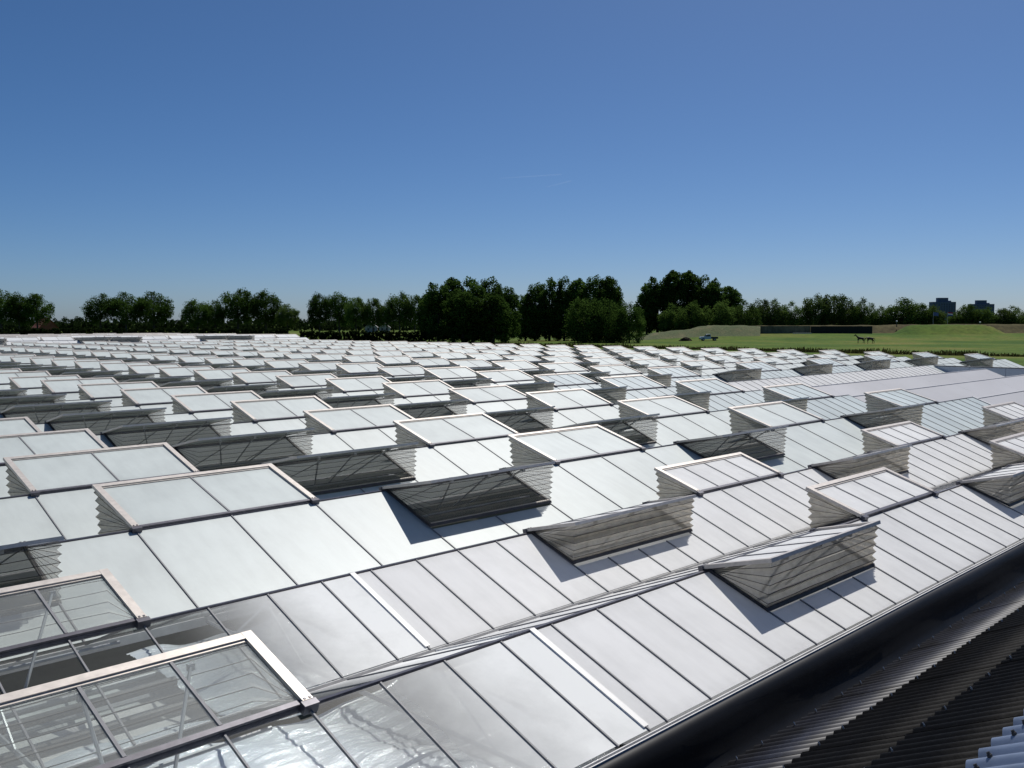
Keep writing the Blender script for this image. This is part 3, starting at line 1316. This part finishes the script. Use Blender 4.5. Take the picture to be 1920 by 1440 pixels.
for (u, top, hw, lab) in (
        (985, 545, 22, 'low poplar filling the gap between the dense clump and the willow clump'),
        (1003, 528, 26, PC2), (1030, 518, 28, PC2), (1058, 516, 26, PC2), (1085, 517, 26, PC2), (1112, 514, 28, PC2), (1138, 513, 26, PC2),
        (1150, 530, 22, 'lower poplar at the open-sky end of the clump behind the willows')):
    tree(u, 285, top, hw, 'poplar', 'leaf_dark', lab, 'poplars behind the willows')
for (u, top, hw, lab) in (
        (1098, 553, 40, 'broadest round willow, leaves down to the grass before the poplars'),
        (1142, 556, 36, 'middle one of the three round willows before the poplars'),
        (1180, 565, 30, 'smallest round willow, next to the foot of the dry mound')):
    tree(u, 258, top, hw, 'bush', 'leaf_dark', lab, 'round willows')
PC3 = 'tall poplar inside the clump rising behind the dry mound'
for (u, top, hw, lab) in (
        (1212, 530, 22, 'lower poplar at the willow end of the clump behind the dry mound'),
        (1232, 512, 28, PC3), (1262, 502, 30, PC3), (1290, 503, 28, PC3), (1318, 514, 28, PC3), (1345, 518, 28, PC3),
        (1368, 532, 24, 'lower poplar at the dike end of the clump behind the dry mound')):
    tree(u, 345, top, hw, 'poplar', 'leaf_dark', lab, 'poplars behind the mound')
for (u, top, hw, lab) in (
        (1262, 567, 28, 'lowest rounded tree at the foot of the poplars behind the mound'),
        (1296, 562, 30, 'rounded tree directly behind the shoulder of the dry mound'),
        (1350, 560, 36, 'broad rounded tree behind the crest of the dry mound'),
        (1395, 560, 28, 'rounded tree where the dry mound meets the grey retaining wall')):
    tree(u, 332, top, hw, 'bush', 'leaf_mid', lab, 'low trees behind the mound')
RW1 = 'bushy tree in the row behind the grey retaining wall'
RW2 = 'bushy tree in the row behind the black boarded wall'
RW3 = 'bushy tree in the row behind the flagpoles and towers'
for (u, top, hw, lab) in (
        (1425, 560, 26, RW1), (1448, 558, 24, RW1), (1482, 563, 26, RW1),
        (1528, 549, 28, RW2), (1562, 548, 34, 'broadest and tallest tree behind the black boarded wall'), (1590, 560, 22, RW2), (1618, 556, 24, RW2),
        (1652, 572, 22, 'low tree in the dip of the row beside the end of the black wall'), (1692, 558, 34, 'broad round tree behind the first globe post'),
        (1722, 566, 24, 'tree touching the side of the taller tower'), (1748, 572, 22, 'tree covering the foot of the taller tower'),
        (1795, 580, 20, 'low tree in the gap between the two towers'), (1812, 568, 20, 'tree touching the side of the lower tower'),
        (1842, 574, 26, 'tree covering the foot of the lower tower'), (1880, 576, 22, 'bushy tree beyond the lower tower at the end of the row'),
        (1902, 572, 24, 'bushy tree beyond the lower tower at the end of the row'), (1935, 574, 24, 'bushy tree beyond the lower tower at the end of the row')):
    tree(u, 405, top, hw, 'bush', random.choice(['leaf_mid', 'leaf_mid', 'leaf_light']), lab, 'trees behind the dike')

# far woods, one mass
vs = []
rw_ = np.random.default_rng(5)
for u in np.arange(-80, 2000, 6.0):
    dp = rw_.uniform(640, 760)
    p = at(u, dp)
    hgt = rw_.uniform(7.5, 11.0)
    pts, rr = crown_points('bush', rw_, 22)
    w_ = rw_.uniform(3.5, 5.5)
    c = pts * np.array([w_, w_, hgt]) + np.array([p.x, p.y, -2.3])
    vs.append(leaf_cloud(c, rr * w_ * 1.6, 26, .55, rw_))
tag(link('far_woods', quads_mesh('far_woods', np.concatenate(vs), M['leaf_far'])), 'low band of far woodland along the horizon', 'woodland', kind='stuff')

# hedges
def hedge(u0, u1, depth, htop, thick, label, mat='leaf_hedge'):
    n = int((u1 - u0) * depth / FPX / .8)
    c, r = [], []
    for i in range(n):
        u = u0 + (u1 - u0) * (i + .5) / n
        for zz in np.arange(.4, htop, .75):
            p = at(u + RNG.uniform(-2, 2), depth + RNG.uniform(-thick, thick))
            c.append((p.x, p.y, MEADOW + zz + RNG.uniform(-.25, .25)))
            r.append(RNG.uniform(.5, .75))
    o = link('hedge', quads_mesh('hedge', leaf_cloud(np.array(c), np.array(r), 60, .26, RNG), M[mat]))
    tag(o, label, 'hedge')


hedge(-60, 543, 262, 3.6, .7, 'long dark clipped hedge between the white greenhouse and the roadside trees')
hedge(563, 800, 256, 3.3, .7, 'shorter dark hedge running up to the poplar clump beyond the grass gap')

# reeds along the ditch
vs = []
n = 9000
yy_ = RNG.uniform(2, 165, n)
xx_ = 163 + RNG.choice([-1, 1], n) * RNG.uniform(1.2, 4.5, n)
zz_ = land_z(xx_, yy_)
hh = RNG.uniform(.25, .75, n) * (.6 + .5 * np.sin(yy_ * .21) ** 2)
an = RNG.uniform(0, 3.14, n)
wx, wy = np.cos(an) * .14, np.sin(an) * .14
lx, ly = RNG.uniform(-.25, .25, n), RNG.uniform(-.25, .25, n)
v = np.stack([np.stack([xx_ - wx, yy_ - wy, zz_ - .05], 1), np.stack([xx_ + wx, yy_ + wy, zz_ - .05], 1),
              np.stack([xx_ + wx * .3 + lx, yy_ + wy * .3 + ly, zz_ + hh], 1), np.stack([xx_ - wx * .3 + lx, yy_ - wy * .3 + ly, zz_ + hh], 1)], 1).reshape(-1, 3)
tag(link('reeds', quads_mesh('reeds', v, leaf_mat('reed_leaves', (0.030, 0.035, 0.012), (0.10, 0.095, 0.035)))), 'dark reeds along the ditch between meadow and glass', 'reeds', kind='stuff')

# ------------------------------------------------------------------ dike, mound and walls
drym, nt, b = new_mat('dry_mound_grass')
f1 = noise(nt, 0.22, 6, 0.65)
f2 = noise(nt, 1.8, 4, 0.6)
c1 = ramp(nt, f1, [(0.36, (0.050, 0.080, 0.014)), (0.58, (0.080, 0.092, 0.024)), (0.74, (0.17, 0.14, 0.06))])
nt.links.new(mixc(nt, 1.0, c1, ramp(nt, f2, [(0.3, 0.6), (0.7, 1.15)]), 'MULTIPLY'), b.inputs['Base Color'])
b.inputs['Roughness'].default_value = 0.95
bump(nt, f2, 0.8, 0.4, b)
M['dry'] = drym
M['browndike'] = simple('brown_dike_grass', (0.075, 0.065, 0.028), 0.95, 0, 0.45, 0.5, 0.1, bumpy=0.5)


def ridge_loft(name, stations, front, back, mat, n=50):
    """an earth bank: stations (bearing, distance, crest height)"""
    m = MB()
    us = np.linspace(stations[0][0], stations[-1][0], n)
    cr = np.interp(us, [s_[0] for s_ in stations], [s_[2] for s_ in stations])
    dp = np.interp(us, [s_[0] for s_ in stations], [s_[1] for s_ in stations])
    secs = [(-front, -1.2), (-front * .75, .08), (-front * .45, .45), (-front * .18, .85), (0, 1.0), (back * .3, .97), (back * .65, .5), (back, -1.2)]
    for i in range(n):
        for (dd_, hh_) in secs:
            p = at(us[i], dp[i] + dd_)
            g = float(land_z(np.array(p.x), np.array(p.y)))
            z = g - .4 if hh_ < 0 else g + (cr[i] - g) * hh_ + RNG.uniform(-.12, .12) * (hh_ > 0)
            m.v.append((p.x, p.y, z))
    q = len(secs)
    for i in range(n - 1):
        for j in range(q - 1):
            a = i * q + j
            m.f.append((a, a + q, a + q + 1, a + 1))
            m.m.append(0)
            m.t.append(.5)
    tag(link(name, m.mesh(name, mat, True)), kind='structure')


def zpix(y, depth):
    return CAM.z - (y - 605.6) * depth / FPX


ridge_loft('mound', [(1186, 300, -2.3), (1200, 300, zpix(633, 300)), (1222, 300, zpix(625, 300)), (1262, 300, zpix(620, 300)), (1288, 300, zpix(618.5, 300)),
                     (1312, 302, zpix(612, 302)), (1330, 304, zpix(610.5, 304)), (1400, 306, zpix(610.5, 306)), (1425, 308, zpix(613, 308))], 12, 12, M['dry'])
ridge_loft('dike', [(1405, 322, zpix(611, 322)), (1520, 322, zpix(610.5, 322)), (1640, 322, zpix(610, 322)), (1700, 322, zpix(609, 322)),
                    (1840, 322, zpix(608.5, 322)), (2080, 322, zpix(610, 322))], 9, 12, M['browndike'])
ridge_loft('dike_ramp', [(1672, 312, -.6), (1700, 312, zpix(611, 312)), (1725, 312, zpix(609.5, 312)), (1838, 312, zpix(609.5, 312)), (1858, 312, zpix(613, 312)), (1885, 312, -.6)], 12, 8, gm)


def wall_run(name, u0, u1, depth, y0, y1, mat, label, cat, n):
    root = empty(name, at(u0, depth, zpix(y1, depth)))
    rl = Vector(root.location)
    for i in range(n):
        a, c = at(u0 + (u1 - u0) * i / n, depth), at(u0 + (u1 - u0) * (i + 1) / n - .3, depth)
        d_ = Vector((math.sin(YAW), math.cos(YAW), 0)) * .5
        zb, zt = zpix(y1, depth) - 1.5, zpix(y0, depth) + random.uniform(-.03, .03)
        m = MB()
        m.hexa([Vector((q.x, q.y, z)) - rl for z in (zb, zt) for q in (a, c, c + d_, a + d_)])
        link('wall_panel', m.mesh('wall_panel', mat), root)
    tag(root, label, cat)


wall_run('retaining_wall', 1398, 1519, 311, 611.5, 625, simple('grey_concrete', (0.125, 0.125, 0.085), 0.85, 0, 0.3, 0.6), 'low grey concrete retaining wall set into the grassy dike beside the mound', 'wall', 12)
wall_run('screen_wall', 1520, 1635, 310, 612, 625.5, simple('black_boards', (0.008, 0.009, 0.008), 0.8), 'long black boarded wall set into the grassy dike, behind the horses', 'wall', 12)
slab = MB()
slab.box((-3, -.5, 0), (3, .5, .25))
o = link('concrete_slab', slab.mesh('concrete_slab', simple('pale_concrete', (0.5, 0.5, 0.48), .8)), None, at(1503, 308, zpix(625.3, 308) - .1), (0, 0, -YAW))
tag(o, 'pale concrete slab lying at the foot of the grey retaining wall', 'slab')

# ------------------------------------------------------------------ pickup, heap, horses, posts, flags
LEFT = math.atan2(math.sin(YAW), -math.cos(YAW))


def stand(u, depth, dz=0.0):
    p = at(u, depth)
    p.z = float(land_z(np.array(p.x), np.array(p.y))) + dz
    return p


pk = empty('pickup_truck', stand(1328, 272))
pk.rotation_euler = (0, 0, LEFT)
tag(pk, 'pale blue pickup truck with a white cab roof parked below the dry mound', 'pickup truck')
M['truck'] = simple('pale_blue_paint', (0.42, 0.52, 0.66), 0.3, 0, 0.05, 2)
M['truckdark'] = simple('dark_truck_plastic', (0.02, 0.02, 0.022), 0.5)
M['truckwhite'] = simple('white_truck_paint', (0.82, 0.82, 0.80), 0.35, 0, 0.04)
M['truckglass'] = simple('truck_glass', (0.02, 0.025, 0.03), 0.08, 0, 0.1, 3, 0.8)


def prism(m, prof, y0, y1, mat=0):
    n = len(prof)
    a = len(m.v)
    for y in (y0, y1):
        m.v.extend([(x, y, z) for x, z in prof])
    for i in range(n):
        j = (i + 1) % n
        m.f.append((a + i, a + j, a + n + j, a + n + i))
        m.m.append(mat)
        m.t.append(.5)
    m.f.append(tuple(a + i for i in range(n))[::-1])
    m.f.append(tuple(a + n + i for i in range(n)))
    m.m += [mat, mat]
    m.t += [.5, .5]


m = MB()
prism(m, [(2.5, .45), (2.5, .95), (2.3, 1.08), (1.25, 1.18), (-.55, 1.18), (-.55, .45)], -.92, .92)
link('body', m.mesh('body', M['truck']), pk)
m = MB()
prism(m, [(1.2, 1.18), (.55, 1.78), (-.45, 1.80), (-.52, 1.18)], -.80, .80)
cabo = link('cab', m.mesh('cab', M['truck']), pk)
m = MB()
prism(m, [(.58, 1.78), (.45, 1.90), (-.42, 1.92), (-.5, 1.79)], -.82, .82)
link('cab_roof', m.mesh('cab_roof', M['truckwhite']), pk)
for sgn in (-1, 1):
    m = MB()
    prism(m, [(1.0, 1.22), (.52, 1.70), (-.38, 1.72), (-.42, 1.22)], sgn * .80, sgn * .815)
    link('window', m.mesh('window', M['truckglass']), cabo)
m = MB()
m.hexa([(1.17, -.7, 1.23), (1.17, .7, 1.23), (.62, .7, 1.74), (.62, -.7, 1.74), (1.19, -.7, 1.24), (1.19, .7, 1.24), (.64, .7, 1.76), (.64, -.7, 1.76)])
link('windscreen', m.mesh('windscreen', M['truckglass']), cabo)
m = MB()
m.box((-2.6, -.92, .55), (-.58, .92, .66))
m.box((-2.6, -.92, .66), (-.58, -.86, 1.1))
m.box((-2.6, .86, .66), (-.58, .92, 1.1))
m.box((-2.6, -.86, .66), (-2.54, .86, 1.1))
link('load_bed', m.mesh('load_bed', M['truckdark']), pk)
for x in (1.6, -1.7):
    for y in (-.85, .85):
        m = MB()
        m.rod((0, -.12, 0), (0, .12, 0), .38, 0, 18)
        wo = link('wheel', m.mesh('wheel', M['truckdark']), pk, (x, y, .38))
        m = MB()
        m.rod((0, -.13, 0), (0, .13, 0), .2, 0, 12)
        link('rim', m.mesh('rim', M['strut']), wo)
for y in (-.65, .65):
    m = MB()
    m.box((2.49, y - .18, .78), (2.53, y + .18, .94))
    link('headlight', m.mesh('headlight', M['truckwhite']), pk)
m = MB()
m.box((2.45, -.95, .38), (2.62, .95, .6))
link('bumper', m.mesh('bumper', M['truckdark']), pk)

hp = MB()
rg = np.random.default_rng(11)
hn, hm = 22, 8
for i in range(hm + 1):
    for j in range(hn):
        t = i / hm
        a = 2 * math.pi * j / hn
        r = (1 - t) ** .55 if i < hm else 0
        q = 1 + rg.uniform(-.16, .16)
        hp.v.append((2.0 * r * q * math.cos(a), 1.2 * r * q * math.sin(a), 1.35 * t ** .8 - .25 + rg.uniform(-.08, .08)))
for i in range(hm):
    for j in range(hn):
        k2 = (j + 1) % hn
        hp.f.append((i * hn + j, i * hn + k2, (i + 1) * hn + k2, (i + 1) * hn + j))
        hp.m.append(0)
        hp.t.append(.5)
o = link('manure_heap', hp.mesh('manure_heap', simple('dark_manure', (0.03, 0.024, 0.016), .95, 0, .5, 2.0, .1, bumpy=.8)), None, stand(1285, 272), (0, 0, -YAW))
tag(o, 'dark lumpy heap of manure on the grass beside the pickup', 'heap')

hm_ = simple('dark_bay_coat', (0.016, 0.011, 0.009), 0.55, 0, 0.4, 3, 0.3)


def horse(u, depth, rot, headup, label):
    nodes = {'pelvis': ((-.55, 0, 1.28), .27), 'belly': ((-.1, 0, 1.2), .30), 'chest': ((.42, 0, 1.25), .29), 'wither': ((.62, 0, 1.42), .21),
             'neck': ((.95, 0, 1.72 if headup else 1.35), .15), 'poll': ((1.18, 0, 2.02 if headup else 1.20), .11), 'cheek': ((1.34, 0, 1.90 if headup else 1.0), .10),
             'muzzle': ((1.58, 0, 1.68 if headup else .74), .065), 'ear': ((1.13, 0, 2.2 if headup else 1.36), .03),
             'dock': ((-.84, 0, 1.32), .08), 'tail': ((-1.02, 0, 1.15), .07), 'tailend': ((-1.22, 0, .75), .04)}
    ed = [('pelvis', 'belly'), ('belly', 'chest'), ('chest', 'wither'), ('wither', 'neck'), ('neck', 'poll'), ('poll', 'cheek'), ('cheek', 'muzzle'), ('poll', 'ear'),
          ('pelvis', 'dock'), ('dock', 'tail'), ('tail', 'tailend')]
    for s_, y in (('l', .17), ('r', -.17)):
        f_ = .12 if s_ == 'l' else -.06
        nodes['sh' + s_] = ((.50, y, 1.0), .13)
        nodes['kn' + s_] = ((.54 + f_, y, .55), .065)
        nodes['fe' + s_] = ((.52 + f_, y, .13), .05)
        nodes['ho' + s_] = ((.57 + f_, y, .03), .06)
        ed += [('chest', 'sh' + s_), ('sh' + s_, 'kn' + s_), ('kn' + s_, 'fe' + s_), ('fe' + s_, 'ho' + s_)]
        nodes['st' + s_] = ((-.50, y, .95), .15)
        nodes['hk' + s_] = ((-.78 - f_, y, .58), .07)
        nodes['hf' + s_] = ((-.74 - f_, y, .14), .05)
        nodes['hh' + s_] = ((-.68 - f_, y, .03), .06)
        ed += [('pelvis', 'st' + s_), ('st' + s_, 'hk' + s_), ('hk' + s_, 'hf' + s_), ('hf' + s_, 'hh' + s_)]
    names = list(nodes)
    me_ = bpy.data.meshes.new('horse')
    me_.from_pydata([nodes[k][0] for k in names], [(names.index(a), names.index(c)) for a, c in ed], [])
    me_.materials.append(hm_)
    o_ = link('horse', me_, None, stand(u, depth), (0, 0, rot), (1.15, 1.15, 1.12))
    md = o_.modifiers.new('Skin', 'SKIN')
    md.use_smooth_shade = True
    if not me_.skin_vertices:
        bpy.context.view_layer.objects.active = o_
    for i, k in enumerate(names):
        sv = me_.skin_vertices[0].data[i]
        sv.radius = (nodes[k][1], nodes[k][1])
        sv.use_root = (k == 'pelvis')
    o_.modifiers.new('Subsurf', 'SUBSURF').levels = 1
    o_.modifiers['Subsurf'].render_levels = 1
    tag(o_, label, 'horse')


horse(1613, 250, LEFT, True, 'dark bay horse with raised head standing on the meadow before the black wall')
horse(1631, 246, LEFT + .15, False, 'dark bay horse with lowered head and outstretched tail beside the other horse')

for u, y, lab in ((1680, 603, 'small dark post with a white globe on the brown dike beside the black wall'), (1836, 605, 'small dark post with a bright white globe at the far end of the green ramp')):
    m = MB()
    zt, zb = zpix(y, 318), zpix(611, 318) - .5
    p = at(u, 318, zb)
    root = empty('globe_post', p)
    m.rod((0, 0, 0), (0, 0, zt - zb - .15), .16, 0, 8, .12)
    link('post', m.mesh('post', M['truckdark']), root)
    m = MB()
    for i in range(6):
        for j in range(10):
            pass
    import bmesh
    bm_ = bmesh.new()
    bmesh.ops.create_uvsphere(bm_, u_segments=12, v_segments=8, radius=.27)
    gme = bpy.data.meshes.new('globe')
    bm_.to_mesh(gme)
    bm_.free()
    gme.materials.append(M['truckwhite'])
    link('globe', gme, root, (0, 0, zt - zb))
    tag(root, lab, 'post')

for u, cols, lab in ((1748, [(.10, .14, .30)], 'blue flag on a pole above the green ramp of the dike'), (1775, [(.45, .03, .03), (.8, .8, .8), (.03, .06, .28)], 'red white and blue striped flag on a pole above the dike ramp')):
    zb = zpix(611, 326) - .3
    root = empty('flagpole', at(u, 326, zb))
    root.rotation_euler = (0, 0, -YAW)
    m = MB()
    m.rod((0, 0, 0), (0, 0, 5.0), .05, 0, 8, .035)
    link('pole', m.mesh('pole', M['gutter']), root)
    nb = len(cols)
    for i, c in enumerate(cols):
        m = MB()
        z1 = 4.9 - 1.2 * i / nb
        z0 = 4.9 - 1.2 * (i + 1) / nb
        for k in range(8):
            xa, xb = .04 + .22 * k, .04 + .22 * (k + 1)
            ya, yb = .10 * math.sin(xa * 4), .10 * math.sin(xb * 4)
            sag = lambda x: -.10 * x
            m.hexa([(xa, ya, z0 + sag(xa)), (xb, yb, z0 + sag(xb)), (xb, yb + .012, z0 + sag(xb)), (xa, ya + .012, z0 + sag(xa)),
                    (xa, ya, z1 + sag(xa)), (xb, yb, z1 + sag(xb)), (xb, yb + .012, z1 + sag(xb)), (xa, ya + .012, z1 + sag(xa))])
        link('flag_stripe' if nb > 1 else 'flag', m.mesh('flag', simple('flag_cloth_%d_%d' % (u, i), c, .8, 0, .05)), root)
    tag(root, lab, 'flag')

# ------------------------------------------------------------------ far buildings
M['brickred'] = simple('red_brick', (0.22, 0.075, 0.05), 0.9, 0, 0.2, 1.0)
M['tile'] = simple('red_roof_tiles', (0.28, 0.075, 0.045), 0.8, 0, 0.2, 1.0)
M['tower'] = simple('blue_grey_tower_cladding', (0.085, 0.11, 0.19), 0.7, 0, 0.08, 0.05)
M['towerwin'] = simple('tower_window_glass', (0.02, 0.03, 0.06), 0.15, 0, 0.2, 0.2)
M['whitewall'] = simple('white_render', (0.33, 0.32, 0.30), 0.8, 0, 0.06, 0.5)


def house(u, depth, w, d, eave, ridge, wallm, roofm, label, rz):
    root = empty('house', at(u, depth, MEADOW))
    root.rotation_euler = (0, 0, -YAW + rz)
    m = MB()
    prism(m, [(-w / 2, -.5), (w / 2, -.5), (w / 2, eave), (0, ridge - .1), (-w / 2, eave)], -d / 2, d / 2)
    wl = link('wall', m.mesh('wall', wallm), root)
    for sgn in (-1, 1):
        m = MB()
        x0, x1 = sgn * (w / 2 + .4), 0
        z0, z1 = eave - .35, ridge
        m.hexa([(x0, -d / 2 - .3, z0), (x1, -d / 2 - .3, z1), (x1, d / 2 + .3, z1), (x0, d / 2 + .3, z0),
                (x0, -d / 2 - .3, z0 + .2), (x1, -d / 2 - .3, z1 + .2), (x1, d / 2 + .3, z1 + .2), (x0, d / 2 + .3, z0 + .2)])
        link('roof', m.mesh('roof', roofm), root)
    m = MB()
    m.box((-.4, d * .2, ridge - .3), (.4, d * .2 + .8, ridge + 1.0))
    link('chimney', m.mesh('chimney', M['brickred']), root)
    for x in (-w * .22, w * .22):
        m = MB()
        m.box((x - .55, -d / 2 - .03, 1.0), (x + .55, -d / 2 + .02, 2.4))
        link('window', m.mesh('window', M['towerwin']), wl)
    tag(root, label, 'house')


house(86, 470, 8.5, 11, 3.2, 8.2, M['brickred'], M['tile'], 'brick house with a red tiled gable roof half hidden behind a roadside tree', .75)
house(697, 560, 7, 9, 3.0, 6.0, M['whitewall'], M['whitewall'], 'small white gabled house seen through the slender trees', .1)
house(722, 560, 6, 9, 2.8, 5.4, M['whitewall'], M['whitewall'], 'smaller white gabled outbuilding beside the white house', .1)


def tower(u0, u1, depth, ytop, label, core):
    w = (u1 - u0) * depth / FPX
    H = zpix(ytop, depth) - MEADOW
    root = empty('apartment_tower', at((u0 + u1) / 2, depth, MEADOW))
    root.rotation_euler = (0, 0, -YAW)
    m = MB()
    m.box((-w / 2, -7, -1), (w / 2, 7, H))
    link('wall', m.mesh('wall', M['tower']), root)
    m = MB()
    m.box((-w * core - w * .02, -4, H), (w * .2, 4, H + 6.5))
    m.box((w * .2, -3, H), (w * .34, 3, H + 2.0))
    link('roof_plant_room', m.mesh('roof_plant_room', M['tower']), root)
    nst = int(H / 3)
    wm = MB()
    ww = w / 9 * .55
    wm.box((-ww / 2, -.06, 0), (ww / 2, .06, 1.5))
    wme = wm.mesh('window', M['towerwin'])
    for i in range(4, nst):
        for j in range(9):
            link('window', wme, root, (-w / 2 + w * (j + .5) / 9, -7.02, i * 3 + .6))
    tag(root, label, 'tower')


tower(1743, 1786, 1500, 567, 'taller dark blue apartment tower with a roof plant room above the dike trees', .22)
tower(1815, 1858, 1650, 571, 'lower dark blue apartment tower half hidden by a tree, beside the taller one', .2)

# ------------------------------------------------------------------ contrails high up
cm, nt, b = new_mat('contrail_ice')
nt.nodes.remove(b)
out = nt.nodes['Material Output']
tr = node(nt, 'BsdfTransparent')
df = node(nt, 'BsdfDiffuse')
df.inputs[0].default_value = (.9, .9, .9, 1)
tl = node(nt, 'BsdfTranslucent')
tl.inputs[0].default_value = (.9, .9, .9, 1)
ad = node(nt, 'AddShader')
nt.links.new(df.outputs[0], ad.inputs[0])
nt.links.new(tl.outputs[0], ad.inputs[1])
mx = node(nt, 'MixShader')
mx.inputs[0].default_value = .02
nt.links.new(tr.outputs[0], mx.inputs[1])
nt.links.new(ad.outputs[0], mx.inputs[2])
nt.links.new(mx.outputs[0], out.inputs[0])
for u0, y0, u1, y1, lab in ((938, 338, 1052, 331, 'longer faint contrail high in the sky above the poplar clumps'), (1024, 354, 1070, 343, 'short bright contrail just below the longer faint one')):
    D = 15000
    a, c = at(u0, D, zpix(y0, D)), at(u1, D, zpix(y1, D))
    m = MB()
    m.rod(a - a, c - a, 5, 0, 8, 11)
    tag(link('contrail', m.mesh('contrail', cm, True), None, a), lab, 'contrail')
